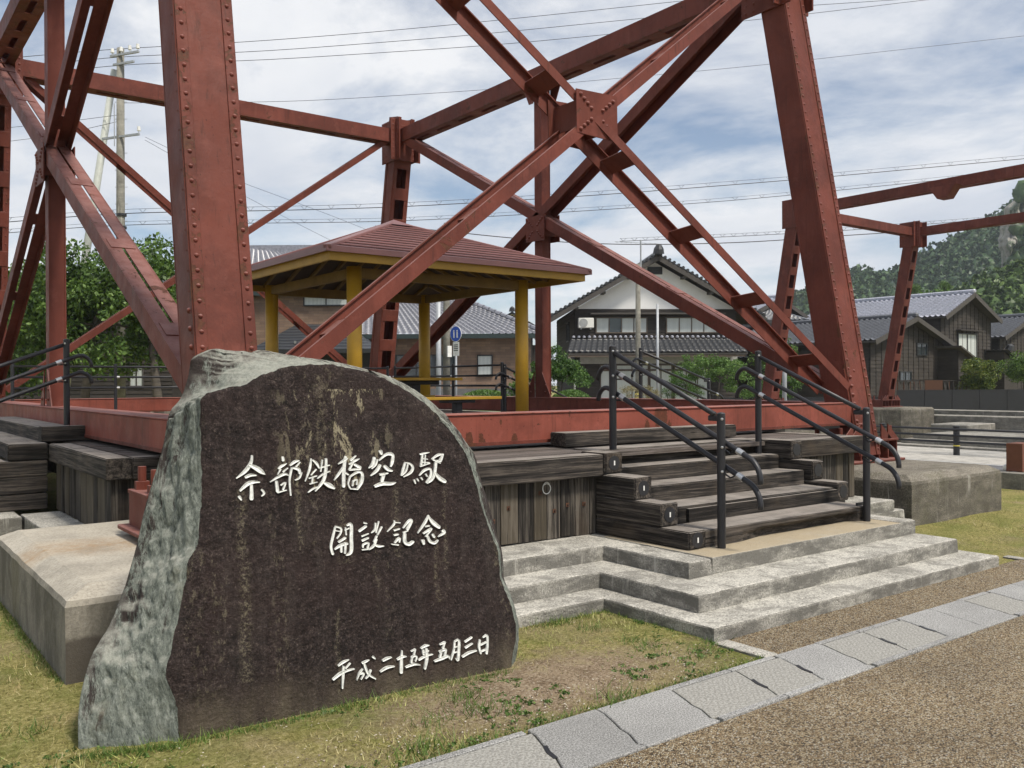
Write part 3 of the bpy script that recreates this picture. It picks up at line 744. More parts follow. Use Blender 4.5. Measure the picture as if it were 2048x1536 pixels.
# ================================================================== memorial stone
t = NT('memorial_stone')
def _stone():
    x_, y_, z_ = t.xyz(); nx, ny, nz = t.xyz(t.nor)
    attr = t.n.new('ShaderNodeAttribute'); attr.attribute_name = 'face'; fr = attr.outputs['Fac']
    n1 = t.noise(3, 6, .65); n2 = t.noise(26, 5, .7); n3 = t.noise(95, 3, .7)
    dark = t.ramp(t.mix(.5, n2, n3), [(.38, (.006,.0045,.0042)), (.49, (.0185,.0128,.0118)), (.58, (.046,.034,.031)), (.66, (.095,.075,.067))])
    dark = t.mix(t.ramp(n1, [(.4, 0.0), (.7, .5)]), dark, (.036,.021,.019))
    dark = t.mix(t.ramp(t.noise(9, 6, .75, st=(1,1,.10)), [(.50, 0.0), (.75, .5)]), dark, (.062,.050,.044))
    dark = t.mix(t.ramp(n3, [(.62, 0.0), (.70, .55)]), dark, (.13,.105,.085))
    run = t.ramp(t.noise(7.0, 4, .6, st=(1,1,.06)), [(.54, 0.0), (.62, 1.0)])
    lich = t.ramp(t.noise(34, 6, .8, st=(1,1,.5)), [(.54, 0.0), (.60, 1.0)])
    gl = t.math('MULTIPLY', t.math('MULTIPLY', run, lich), .24)
    bigl = t.ramp(t.noise(9.5, 7, .78, .4, st=(1,1,.40)), [(.545, 0.0), (.575, 1.0)])
    inzone = t.math('MULTIPLY', t.ramp(t.math('ABSOLUTE', t.math('SUBTRACT', x_, 2.08)), [(.10, 1.0), (.36, 0.0)]), t.math('MULTIPLY', t.math('GREATER_THAN', z_, 1.12), t.math('LESS_THAN', z_, 1.62)))
    gl = t.math('MAXIMUM', gl, t.math('MULTIPLY', t.math('MULTIPLY', bigl, inzone), .85))
    trails = None
    for tx, zt_, zb_, w in ((1.575, 1.14, .22, .018), (1.86, 1.12, .80, .010), (2.10, 1.14, .72, .020), (1.99, 1.7, 1.2, .012), (2.40, 1.12, .72, .012), (2.70, 1.1, .62, .008), (2.63, .84, .45, .010), (2.05, .5, -.1, .008)):
        m_ = t.math('MULTIPLY', t.ramp(t.math('ABSOLUTE', t.math('SUBTRACT', t.math('ADD', x_, t.math('MULTIPLY', t.math('SUBTRACT', t.noise(5, 3), .5), .07)), tx)), [(w*.3, 1.0), (w*2.2, 0.0)]),
                    t.math('MULTIPLY', t.math('GREATER_THAN', z_, zb_), t.math('LESS_THAN', z_, zt_)))
        trails = m_ if trails is None else t.math('MAXIMUM', trails, m_)
    gl = t.math('MAXIMUM', gl, t.math('MULTIPLY', trails, t.ramp(t.noise(60, 4, .8), [(.48, 0.0), (.62, .40)])))
    dark = t.mix(gl, dark, t.mix(n2, (.19,.155,.095), (.40,.365,.255)))
    dark = t.mix(t.math('MULTIPLY', t.ramp(z_, [(.02, 1.0), (.24, 0.0)]), t.ramp(t.noise(7, 5, .7, st=(1,1,.3)), [(.35, .1), (.7, .7)])), dark, (.15,.125,.085))   # splash-back soil
    fa = t.n.new('ShaderNodeAttribute'); fa.attribute_name = 'flank'; fl = fa.outputs['Fac']
    vec = t.map((1,1,1), rot=(0, R(14), 0))
    rg = t.mix(.5, t.noise(17, 8, .78, 1.0, st=(1,1,.16), vec=vec), t.noise(75, 5, .8, st=(1,1,.5), vec=vec))
    rough = t.ramp(rg, [(.40, (.070,.077,.067)), (.465, (.148,.166,.145)), (.53, (.225,.246,.214)), (.61, (.36,.378,.338))])
    dk = t.math('ADD', t.noise(5.0, 8, .8, .8, st=(1,1,.22), loc=(1,7,2), vec=vec), t.math('SUBTRACT', t.math('MULTIPLY', t.math('SUBTRACT', fl, .55), .22), t.ramp(z_, [(.05, .16), (.5, 0.0)])))
    rough = t.mix(t.ramp(dk, [(.515, 0.0), (.56, .92)]), rough, t.mix(n3, (.016,.011,.011), (.068,.048,.045)))
    rough = t.mix(t.ramp(t.noise(3.0, 5, .65, loc=(6,2,2)), [(.58, 0.0), (.70, .45)]), rough, (.27,.26,.18))
    rough = t.mix(t.math('MULTIPLY', t.ramp(nz, [(.30, 0.0), (.70, .8)]), t.ramp(t.noise(30, 6, .75), [(.36, .45), (.58, 1.0)])), rough, (.40,.40,.345))
    edge = t.math('ADD', fr, t.math('MULTIPLY', t.math('SUBTRACT', n2, .5), .5))
    c = t.mix(t.ramp(edge, [(.42, 0.0), (.58, 1.0)]), rough, dark)
    t.set('Base Color', c)
    t.set('Roughness', t.mix(fr, .9, .78))
    t.b.inputs['Specular IOR Level'].default_value = .22
    hr = rg
    hd = t.mix(.6, t.noise(60, 4, .7), t.noise(9, 5, .65))
    t.bump(t.mix(fr, hr, hd), .8, .030)
_stone(); M['stone'] = t.m

SA = at(360, 1480, z=.02); SB = at(1000, 1338, z=.02)
SX = (SB-SA); SX.z = 0; SX.normalize()
SN = V((SX.y, -SX.x, 0))                       # out of the face, towards the path
LEAN = R(4)
SN = (SN*math.cos(LEAN) + V((0,0,1))*math.sin(LEAN)).normalized()
def on_face(px, py, off=0.0):
    v = ray(px, py); return CP + v*(((SA + SN*off) - CP).dot(SN)/v.dot(SN))
front = [(366,1500),(357,1440),(354,1399),(334,1351),(343,1308),(357,1241),(371,1169),(380,1120),(397,1088),(402,1040),(405,988),(405,944),(402,877),(402,835),(403,797),
 (431,783),(484,770),(523,752),(572,735),(608,730),(642,729),(678,732),(712,738),(746,748),(778,762),(806,777),(831,793),(856,812),(879,836),(898,856),(914,879),(930,905),(941,931),(951,963),(959,996),(967,1025),(977,1054),(988,1080),(996,1102),(999,1130),(1001,1155),(1010,1180),(1020,1207),(1027,1230),(1031,1251),(1032,1275),(1029,1295),(1026,1318),(1022,1352)]
sil = [(160,1530),(156,1471),(158,1413),(168,1361),(185,1308),(216,1255),(235,1212),(250,1170),(262,1130),(274,1087),(287,1030),(300,982),(317,924),(329,876),(334,845),
 (342,820),(364,791),(379,742),(383,718),(408,703),(432,697),(466,703),(493,708),(519,700),(556,706),(598,714),(640,719),(690,728),(738,740),(776,752),(815,771),(852,795),(884,824),(918,866),(950,916),(962,960),(978,1010),(992,1062),(1003,1098),(1007,1130),(1008,1155),(1018,1182),(1027,1207),(1033,1230),(1036,1251),(1037,1275),(1035,1296),(1032,1320),(1028,1356)]
def resample(pl, n, key):
    """resample polyline with the parameter running over matching vertices"""
    out = []
    for i in range(n):
        u = i/(n-1)*(len(pl)-1); k = min(int(u), len(pl)-2); a = u-k
        # catmull-rom
        p0, p1, p2, p3 = (V((*pl[max(k-1,0)],)), V((*pl[k],)), V((*pl[k+1],)), V((*pl[min(k+2,len(pl)-1)],)))
        q = .5*((2*p1)+(-p0+p2)*a+(2*p0-5*p1+4*p2-p3)*a*a+(-p0+3*p1-3*p2+p3)*a**3)
        out.append((q.x, q.y))
    return out
NS = 480
ff, ss = resample(front, NS, 0), resample(sil, NS, 0)
F3 = [on_face(*p) for p in ff]
NB = 40
S3 = []
for i, p in enumerate(ss):
    u = i/(len(ss)-1)*(len(front)-1)
    if u < 14: back = .16 + .16*min(1, u/6)           # left flank
    elif u < 17: back = .32
    elif u < 28: back = .32 - .20*(u-17)/11             # top bevel thins out to the right
    else: back = .10
    S3.append(on_face(*p, off=-back))
def close_bottom(ring):
    a, b = ring[-1].copy(), ring[0].copy(); a.z = b.z = -.10
    return ring + [a.lerp(b, i/(NB-1)) for i in range(NB)] + [ring[0].copy()]
for i_ in range(1, len(F3)-1):                       # chipped arris of the dressed face
    tg = (F3[i_+1]-F3[i_-1]).normalized(); nn_ = tg.cross(SN)
    F3[i_] = F3[i_] + nn_*(mnoise.noise((F3[i_].x*14, F3[i_].z*14, 2))*.007 + mnoise.noise((F3[i_].x*45, F3[i_].z*45, 5))*.005)
F3, S3 = close_bottom(F3), close_bottom(S3)
NS = len(F3)
cx = sum((p for p in F3), V((0,0,0)))/NS
bm = bmesh.new(); lay = None
rows = []; face_w = []; flank_w = []
RI = 30
for k in range(RI):                                     # face: centre line outwards
    a = k/(RI-1); a = a**.8
    row = []
    for i, p in enumerate(F3):
        med = V((cx.x, 0, 0)); t_ = (med.x-SA.x)/SX.x
        zc = min(max(p.z, .45), 1.15)
        b0 = SA + SX*t_; v0 = V((b0.x, b0.y, 0)); mp = V((b0.x, b0.y, zc)); mp = mp - SN*((mp-SA).dot(SN)/1.0)
        q = mp.lerp(p, a)
        w = mnoise.noise((q.x*5, q.z*5, 1))*.0035 + mnoise.noise((q.x*17, q.z*17, 3))*.0018
        if a > .93: w -= .004*(a-.93)/.07*(1+mnoise.noise((q.x*20, q.z*20, 6)))
        row.append(q + SN*w)
    rows.append(row); face_w.append(1.0); flank_w.append(0.0)
FL_ = 36
for k in range(1, FL_+1):                                  # broken flank and top
    a = k/FL_; row = []
    for i in range(NS):
        p = F3[i].lerp(S3[i], a)
        d = (S3[i]-F3[i]).length
        env = min(1, a*6)*min(1, (1-a)*5+.12)
        amp = min(.034, d*.13)*env
        topf = min(1, max(0, (p.z-1.45)/.2)) if i > NS*.25 else 0      # the top bevel is smoother
        amp *= 1-.55*topf
        q_ = V((p.x+p.z*.2, p.y, p.z))
        w = mnoise.fractal((q_.x*5+3, q_.y*5, q_.z*1.3), .9, 2.1, 6)*amp*.8
        w += (abs(mnoise.noise((q_.x*17, q_.y*17, q_.z*2.4)))-.3)*amp*.8
        w += mnoise.noise((q_.x*42, q_.y*42, q_.z*7))*amp*.30 + mnoise.noise((q_.x*85, q_.y*85, q_.z*30))*amp*.14
        nn = (S3[i]-F3[i]).normalized().cross(F3[min(i+1,NS-1)]-F3[max(i-1,0)]).normalized() if d > 1e-4 else SN
        if nn.dot(SN) < 0: nn = -nn
        row.append(p + nn*w)
    rows.append(row); face_w.append(0.0); flank_w.append(a)
cb = sum((p for p in S3), V((0,0,0)))/NS
for k, (sh, bk) in enumerate(((.94, .18), (.82, .38), (.55, .46), (.2, .48))):   # back of the boulder
    row = []
    for i in range(NS):
        p = S3[i]; c0 = V((cb.x, cb.y, min(max(p.z, .3), 1.0)))
        q = c0.lerp(p, sh) - SN*bk
        q += V((mnoise.noise((q.x*4, q.y*4, q.z*4)), mnoise.noise((q.x*4+5, q.y*4, q.z*4)), mnoise.noise((q.x*4, q.y*4+5, q.z*4))))*.03
        if p.z < 0: q.z = -.1
        row.append(q)
    rows.append(row); face_w.append(0.0); flank_w.append(1.0)
mb = MB().grid(rows)
stone = mb.build('memorial_stone', M['stone'], smooth=True)
me = stone.data
at_ = me.attributes.new('face', 'FLOAT', 'POINT')
at_.data.foreach_set('value', [w for w in face_w for _ in range(NS)])
at2 = me.attributes.new('flank', 'FLOAT', 'POINT')
at2.data.foreach_set('value', [w for w in flank_w for _ in range(NS)])
tag(stone, 'large dark memorial boulder with white carved Japanese inscription on the lawn', 'stone')

# ---- carved characters: each character a part, strokes traced with a brush width
CH = [
 ((470,890,9.309), [
  [[(320,200,40),(300,330,60),(200,480,72),(30,620,18)],[(270,370,50),(400,430,95),(500,500,85),(560,545,15)],[(200,600,50),(300,560,62),(395,565,25)],[(100,850,40),(230,730,75),(340,690,65),(460,690,25)],[(310,740,55),(310,1000,80)],[(80,960,60),(120,1020,35)],[(500,830,40),(545,895,45),(500,955,15)]],
  [[(890,225,50),(900,285,55)],[(810,440,25),(880,390,50),(965,345,12)],[(800,550,15),(850,450,38)],[(900,500,30),(985,430,20)],[(660,690,12),(800,600,42),(930,540,52),(1000,565,15)],[(775,680,55),(795,860,65)],[(860,750,25),(945,700,25),(900,830,35)],[(800,885,30),(965,840,15)],[(1030,380,30),(1120,310,55),(1195,290,20)],[(1215,320,20),(1140,405,32)],[(1060,430,42),(1020,650,38),(1040,935,28)],[(1085,425,40),(1190,455,65),(1205,530,40)],[(1245,515,30),(1200,615,32),(1125,655,15)]],
  [[(1420,260,30),(1390,450,48),(1310,675,15)],[(1450,280,30),(1520,340,55),(1570,430,25)],[(1420,560,20),(1515,455,25)],[(1380,620,25),(1525,575,22)],[(1450,600,30),(1440,700,35)],[(1395,725,25),(1535,690,15)],[(1365,885,15),(1450,820,32),(1545,780,15)],[(1630,280,25),(1600,490,25)],[(1595,425,25),(1765,375,20)],[(1540,625,15),(1650,540,32),(1770,490,18)],[(1700,260,42),(1690,500,60),(1640,680,55),(1500,860,18)],[(1660,700,45),(1760,750,95),(1850,805,45)]]]),
 ((660,890,8.533), [
  [[(145,325,15),(250,260,48),(305,225,15)],[(270,200,42),(240,400,62),(235,705,58)],[(230,380,40),(150,500,42),(75,600,12)],[(260,470,32),(315,505,28)],[(445,185,18),(360,260,42)],[(330,330,20),(430,270,38),(505,235,12)],[(420,260,30),(330,425,30)],[(420,330,42),(515,385,62)],[(340,425,30),(515,405,42)],[(350,540,28),(315,660,22),(345,735,25)],[(350,540,25),(480,460,42),(550,490,48),(545,620,58),(470,755,35)],[(400,620,25),(390,695,25)],[(400,620,22),(462,590,25),(458,675,25)],[(350,745,25),(475,752,32)]],
  [[(865,105,65),(882,150,45)],[(760,220,52),(730,330,52),(665,395,12)],[(845,262,18),(950,170,42),(1030,150,62),(1075,185,52),(1062,300,55),(1040,365,25)],[(812,250,28),(780,340,32),(715,405,12)],[(860,345,45),(800,440,50),(700,525,12)],[(935,360,60),(1000,420,60),(1065,440,30)],[(860,505,42),(990,480,28)],[(920,500,58),(890,620,55)],[(775,705,45),(900,660,68),(1040,660,62),(1125,640,18)]],
  [[(1285,305,30),(1250,420,42),(1215,520,15)],[(1335,310,25),(1300,440,32),(1230,515,28)],[(1285,300,20),(1360,315,32),(1415,380,45),(1380,470,42),(1260,545,12)]],
  [[(1540,160,25),(1620,140,32),(1695,128,12)],[(1580,170,32),(1560,335,38)],[(1570,230,20),(1665,240,18)],[(1560,290,20),(1695,300,18)],[(1630,170,20),(1620,345,20)],[(1545,365,25),(1705,310,22)],[(1530,520,15),(1620,430,42),(1712,410,38),(1722,520,34),(1645,640,22)],[(1440,595,28),(1462,655,22)],[(1490,575,28),(1512,612,22)],[(1558,555,28),(1582,592,22)],[(1638,495,25),(1662,535,22)],[(1745,242,18),(1850,170,42),(1935,158,25)],[(1930,160,32),(1880,275,52),(1825,262,20)],[(1765,250,30),(1885,312,18)],[(1810,300,48),(1790,480,48),(1740,590,48),(1660,655,15)],[(1800,480,42),(1880,570,75),(1965,622,65)]]]),
 ((650,1020,8.192), [
  [[(170,280,30),(130,450,42),(100,600,42),(130,720,48)],[(170,270,30),(262,300,32),(258,380,30),(198,465,22)],[(180,340,20),(250,350,20)],[(340,290,25),(350,405,25)],[(328,332,20),(402,298,18)],[(365,255,28),(430,240,52),(432,450,58),(430,680,58),(352,745,15)],[(228,525,35),(335,458,42)],[(165,645,20),(260,580,54),(365,550,48)],[(270,560,38),(270,685,38)],[(340,540,38),(330,705,38)]],
  [[(640,210,28),(685,222,25)],[(565,345,45),(672,268,42)],[(608,432,25),(715,388,18)],[(615,503,36),(712,458,30)],[(625,610,28),(632,568,30),(715,540,32),(700,625,30)],[(612,652,20),(705,642,25)],[(832,218,25),(820,320,32),(765,375,12)],[(885,188,18),(838,365,26)],[(935,278,25),(865,405,25)],[(805,525,22),(850,430,32)],[(850,480,25),(800,590,38),(725,648,20)],[(805,560,32),(880,592,45),(968,590,12)]],
  [[(1025,355,12),(1130,240,32),(1142,178,22)],[(1140,202,20),(1235,210,16)],[(1138,335,30),(1225,308,24)],[(1138,412,30),(1205,400,25)],[(1148,535,30),(1222,460,38),(1222,525,25)],[(1095,560,18),(1205,572,25)],[(1285,295,18),(1380,180,36),(1422,178,42),(1355,315,52)],[(1288,372,22),(1362,340,18)],[(1310,390,52),(1312,520,60),(1380,560,60),(1445,520,48)]],
  [[(1700,90,25),(1640,210,42),(1525,378,15)],[(1700,110,32),(1780,210,70),(1872,282,60)],[(1648,272,25),(1712,258,25)],[(1618,385,25),(1742,308,42)],[(1742,320,36),(1655,438,18)],[(1608,500,62),(1622,555,40)],[(1688,430,36),(1720,510,52),(1800,542,45),(1852,498,25)],[(1768,400,42),(1792,442,40)],[(1935,338,58),(1952,372,52),(1862,438,12)]]]),
 ((660,1260,12.047), [
  [[(208,862,40),(320,780,62),(455,718,25)],[(490,805,38),(380,930,32)],[(85,1195,50),(250,1060,74),(400,990,52),(592,938,25)],[(332,880,52),(320,1100,66),(305,1405,36)]],
  [[(785,800,50),(870,760,52),(945,725,20)],[(830,810,52),(880,960,64),(950,1080,64),(1100,1175,38)],[(795,945,28),(720,1040,44),(655,1210,15)],[(730,1060,42),(822,1050,48),(755,1195,25)],[(992,968,40),(930,1100,48),(865,1175,20)],[(1038,645,60),(1092,692,38)]],
  [[(1285,742,50),(1380,690,66),(1485,658,30)],[(1225,1005,42),(1380,910,66),(1555,878,28)]],
  [[(1635,712,45),(1750,650,64),(1845,638,25)],[(1742,500,28),(1725,750,74),(1720,1025,80)]]]),
 ((820,1260,12.047), [
  [[(35,515,30),(132,465,42)],[(130,480,42),(98,595,42)],[(45,665,50),(120,620,55),(165,655,44),(138,755,28)],[(60,650,46),(38,785,48)],[(-90,900,40),(30,850,62),(120,825,60),(255,842,20)]],
  [[(275,442,42),(380,380,68),(465,368,25)],[(310,545,40),(445,498,44)],[(322,480,52),(332,585,52)],[(222,725,40),(380,630,56),(555,588,20)],[(400,450,64),(410,700,76),(365,935,56)]],
  [[(725,352,36),(845,298,64)],[(842,300,48),(798,445,48)],[(715,525,42),(862,468,64)],[(760,520,54),(730,665,54)],[(870,480,54),(840,645,54)],[(605,755,45),(780,690,66),(930,632,54),(955,695,25)]],
  [[(1080,300,42),(1060,500,44),(995,720,30)],[(1080,282,36),(1180,250,54),(1180,500,66),(1160,725,58),(1105,678,22)],[(1070,422,26),(1162,398,22)],[(1060,552,26),(1152,528,22)]],
  [[(1335,285,50),(1490,178,48)],[(1345,425,55),(1505,328,36)],[(1275,645,50),(1430,550,66),(1605,498,32)]],
  [[(1690,240,42),(1670,400,56),(1710,565,46)],[(1768,182,30),(1860,130,54),(1872,330,56),(1850,565,60)],[(1708,362,42),(1852,288,38)],[(1690,532,38),(1842,468,38)]]]),
]
for (ox, oy, sc), chars in CH:
    for strokes in chars:
        mb = MB()
        for si, s in enumerate(strokes):
            pts = []
            m = len(s)
            for i in range((m-1)*5+1):          # smooth the stroke
                u = i/5; k = min(int(u), m-2); a = u-k
                p = [V(s[j]) for j in (max(k-1,0), k, k+1, min(k+2,m-1))]
                q = .5*((2*p[1])+(-p[0]+p[2])*a+(2*p[0]-5*p[1]+4*p[2]-p[3])*a*a+(-p[0]+3*p[1]-3*p[2]+p[3])*a**3)
                pts.append(q)
            q0 = pts[0].copy(); d = (pts[0]-pts[1]); d.z = 0; pts.insert(0, V((q0.x, q0.y, q0.z*.55)) + d.normalized()*q0.z*.32)
            q0 = pts[-1].copy(); d = (pts[-1]-pts[-2]); d.z = 0; pts.append(V((q0.x, q0.y, q0.z*.5)) + d.normalized()*q0.z*.35)
            Ls, Rs, Cs = [], [], []
            offz = .0085 + si*.0003
            for i, q in enumerate(pts):
                a, b = pts[max(i-1,0)], pts[min(i+1,len(pts)-1)]; d = V((b.x-a.x, b.y-a.y)); d = d.normalized() if d.length else V((1,0))
                nx, ny = -d.y*q.z*.46, d.x*q.z*.46
                Ls.append(on_face(ox+(q.x+nx)/sc, oy+(q.y+ny)/sc, offz)); Rs.append(on_face(ox+(q.x-nx)/sc, oy+(q.y-ny)/sc, offz))
                Cs.append(on_face(ox+q.x/sc, oy+q.y/sc, offz-.0045*min(1, q.z/60)))
            n = len(pts)
            mb.add(Ls+Cs+Rs, [(i, i+1, n+i+1, n+i) for i in range(n-1)]+[(n+i, n+i+1, 2*n+i+1, 2*n+i) for i in range(n-1)])
            Lb = [p-SN*.012 for p in Ls]; Rb = [p-SN*.012 for p in Rs]
            mb.add(Ls+Lb, [(i, n+i, n+i+1, i+1) for i in range(n-1)]); mb.add(Rs+Rb, [(i, i+1, n+i+1, n+i) for i in range(n-1)])
        mb.build('carved_character', M['white_paint'], stone)
# ================================================================== red trestle towers
BAT = .18
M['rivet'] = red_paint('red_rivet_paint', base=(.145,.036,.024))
def make_rivets(mesh_name, r=.019, h=.013):
    return MB().dome((0,0,0), (0,0,1), r, h, 8, 2).mesh(mesh_name, M['rivet'], smooth=True)
RIV = make_rivets('rivet'); RIVB = make_rivets('bolt_head', .026, .022)
NRIV = [0]
def rivet(p, n, parent, me=None, name='rivet'):
    o = bpy.data.objects.new(name, me or RIV)
    m = wmat(parent).inverted() @ V(p)
    o.location = m; o.rotation_euler = V(n).to_track_quat('Z', 'Y').to_euler()
    NRIV[0] += 1
    return link(o, parent)
def rivet_mass(pts, parent, r=.019, h=.013, mat=None):
    mb = MB()
    for p, n in pts: mb.dome(p, n, r, h, 6, 1)
    o = mb.build('rivet_rows', mat or M['red'], parent, smooth=True); o['kind'] = 'stuff'

class Tower:
    def __init__(s, label, XL, XR, YF, YB, zb=.57, near=True, ztop=9.2, mat='red'):
        s.th = thing('steel_trestle_tower', label, 'bridge tower', ((XL+XR)/2, (YF+YB)/2, zb), group='red bridge towers')
        s.XL, s.XR, s.YF, s.YB, s.near, s.zb, s.zt = XL, XR, YF, YB, near, zb, ztop
        s.m = M[mat]
    def yf(s, z): return s.YF + BAT*(z-1.2)
    def yb(s, z): return s.YB - BAT*(z-1.2)
    def leg(s, x, front, detail, label=None):
        y = s.yf if front else s.yb
        W, D = .47, .40
        z0, z1 = s.zb+.06, s.zt
        p0, p1 = V((x, y(z0), z0)), V((x, y(z1), z1))
        ax = (p1-p0).normalized(); X = V((1,0,0)); N = ax.cross(X).normalized()      # N points to +y-ish
        if N.y < 0: N = -N
        mb = MB(); out = -1 if front else 1
        mb.bar(p0, p1, X, W, .018, (0, 0)) if False else None
        q = lambda a, b, w, t_: mb.bar(p0 + X*a + N*b, p1 + X*a + N*b, X, w, t_)
        q(0, out*(D/2-.01), W-.02, .018)                        # solid outer plate
        for sx in (-1, 1):
            q(sx*(W/2-.012), 0, .018, D-.04)                      # side channels
            q(sx*(W/2-.055), -out*(D/2-.012), .11, .018)          # inner flanges
            q(sx*(W/2+.002), out*(D/2-.05), .012, .09)
        lg = mb.build('leg', M['red_leg'] if s.near and detail else s.m, s.th, bevel=.003)
        if label: lg['label'] = label
        for sx in (-1, 1):                                        # cover angles, rusting along their edges
            o_ = X*(sx*(W/2-.045)) + N*(out*(D/2+.004))
            MB().bar(p0+o_, p1+o_, X, .09, .014).build('edge_angle', M['red_strip'] if s.near else s.m, lg, bevel=.003)
        # batten plates closing the open inner side
        z = z0 + .55; step = .72
        while z < z1 - .3:
            c = V((x, y(z), z)) - N*out*(D/2+.002)
            MB().bar(c - ax*.14, c + ax*.14, X, W-.03, .012).build('batten_plate', s.m, lg, bevel=.003)
            z += step
        f = (V((0,0,0)) + N*out)
        zz = z0 + .08
        if detail:
            while zz < min(z1, detail):
                for sx in (-1, 1):
                    rivet(V((x + sx*(W/2-.045), y(zz), zz)) + N*out*(D/2+.011), N*out, lg)
                zz += .118
        ms = []
        zq = zz if detail else z0+.1
        if not detail:
            while zq < z1:
                for sx in (-1, 1):
                    ms.append((V((x + sx*(W/2-.045), y(zq), zq)) + N*out*(D/2+.011), N*out)); ms.append((V((x + sx*(W/2-.05), y(zq), zq)) - N*out*(D/2-.002), -N*out))
                ms.append((V((x - W/2-.004, y(zq), zq))+N*out*(D/2-.05), V((-1,0,0))))
                zq += .15
        else:
            zq = z0+.1
            while zq < z1:
                if zq < 4.6 or zq > 7: ms.append((V((x - W/2-.004, y(zq), zq))+N*out*(D/2-.05), V((-1,0,0))))
                zq += .16
        if ms: rivet_mass(ms, lg, mat=s.m)
        return lg
    def shoe(s, x, front, detail=True):
        """cast base with ribs and anchor bolts"""
        y = (s.yf if front else s.yb)(s.zb+.3); z = s.zb
        sh = MB().box(x-.72, x+.72, y-.32, y+.32, z+.002, z+.035).build('base_shoe', s.m, s.th, bevel=.006)
        MB().box(x-.66, x+.66, y-.26, y+.26, z+.27, z+.30).build('top_plate', s.m, sh, bevel=.004)
        for k in range(7):
            xx = x-.645+.215*k; MB().box(xx-.010, xx+.010, y-.24, y+.24, z+.035, z+.27).build('rib', s.m, sh)
        MB().box(x-.64, x+.64, y-.012, y+.012, z+.036, z+.269).build('web', s.m, sh)
        for sx in (-1, 1):
            for a in (.30, .46):
                MB().plate([(x+sx*(a-.05), y-.25, z+.30), (x+sx*(a+.20), y-.25, z+.30), (x+sx*(a-.05), y-.25, z+.50)], (0,1,0), .016).build('stiffener', s.m, sh)
            for sy in (-1, 1):
                c = V((x+sx*.58, y+sy*.17, z+.30))
                MB().tube([c, c+V((0,0,.06))], .055, 6).build('anchor_nut', s.m, sh)
                MB().tube([c+V((0,0,.05)), c+V((0,0,.17))], .030, 10).build('anchor_bolt', s.m, sh)
        return sh
    def brace(s, a, b, sep, w=.17, fl=.10, d=.36, battens=.0, bl=.22, name='diagonal_brace', mat=None, w2=None, t_=.014, lab=None):
        """two angle bars d apart along sep, tied by batten plates"""
        a, b = V(a), V(b); ax = (b-a).normalized(); S = V(sep); S = (S - ax*S.dot(ax)).normalized(); Nn = ax.cross(S).normalized()
        if Nn.z < 0: Nn = -Nn
        m = mat or s.m; mb = MB()
        for k, ww in ((-1, w), (1, w2 or w)):
            o = S*(k*d/2)
            mb.bar(a+o, b+o, Nn, ww, t_)                              # web in the face plane
            mb.bar(a+o-S*(k*fl/2)+Nn*(ww/2-.007), b+o-S*(k*fl/2)+Nn*(ww/2-.007), S, fl-.002, t_)   # inward flange
        br = mb.build(name, m, s.th)
        L = (b-a).length
        if battens:
            n = max(2, int(L/battens)); 
            for i in range(n):
                c = a + ax*(L*(i+.5)/n)
                MB().bar(c-ax*bl/2, c+ax*bl/2, S, d-.02, .010, (0, 0)).build('batten_plate', m, br) if fl <= .12 else MB().bar(c-ax*bl/2+Nn*(w/2+.004), c+ax*bl/2+Nn*(w/2+.004), S, d-.06, .010).build('batten_plate', m, br)
        if lab: br['label'] = lab
        return br
    def node(s, c, sep, d=.40, w=.62, h=.48, riv=True, name='gusset_node', up=(0,0,1)):
        """two gusset plates tied by side plates where the diagonals cross"""
        c = V(c); S = V(sep).normalized(); U = V(up); A = S.cross(U).normalized(); U = A.cross(S).normalized()
        if U.z < 0: U = -U
        g_ = None
        for k in (-1, 1):
            mb = MB(); o = c + S*(k*d/2)
            pts = [o+A*(-w/2)+U*(h*.47), o+A*(w/2)+U*(h*.52), o+A*(w*.51)+U*(-h*.50), o+A*(-w*.49)+U*(-h*.46)]
            mb.plate(pts, S*k, .014)
            if g_ is None: g_ = mb.build(name, s.m, s.th)
            else: mb.build('gusset_plate', s.m, g_)
        for k in (-1, 1):
            MB().bar(c-A*(k*w*.36)-U*h*.3, c-A*(k*w*.36)+U*h*.3, S, d-.02, .012).build('tie_plate', s.m, g_)
        if riv:
            for k in ((-1,) if riv == 1 else (-1, 1)):
                for qx in (-1, 1):
                    for qz in (-1, 1):
                        for i in range(4):
                            p = c + S*(k*(d/2+.014)) + A*(qx*w*(.14+.085*i)) + U*(qz*h*(.12+.085*i))
                            rivet(p, S*k, g_, RIVB, 'bolt_head')
        return g_

T1 = Tower('near red riveted trestle tower standing over the gazebo', 2.41, 10.89, 6.88, 19.92, .57, ztop=7.98)
ZS, ZN = 7.5, 4.56                                   # strut and crossing levels
lfl = T1.leg(2.41, True, 5.0, 'broad riveted leg with flaking paint right behind the stone')
lfr = T1.leg(10.89, True, 7.2, 'riveted leg beside the front stairs')
lbl = T1.leg(2.41, False, 0)
lbr = T1.leg(10.89, False, 0)
for x in (2.41, 10.89):
    for f_ in (True, False): T1.shoe(x, f_)
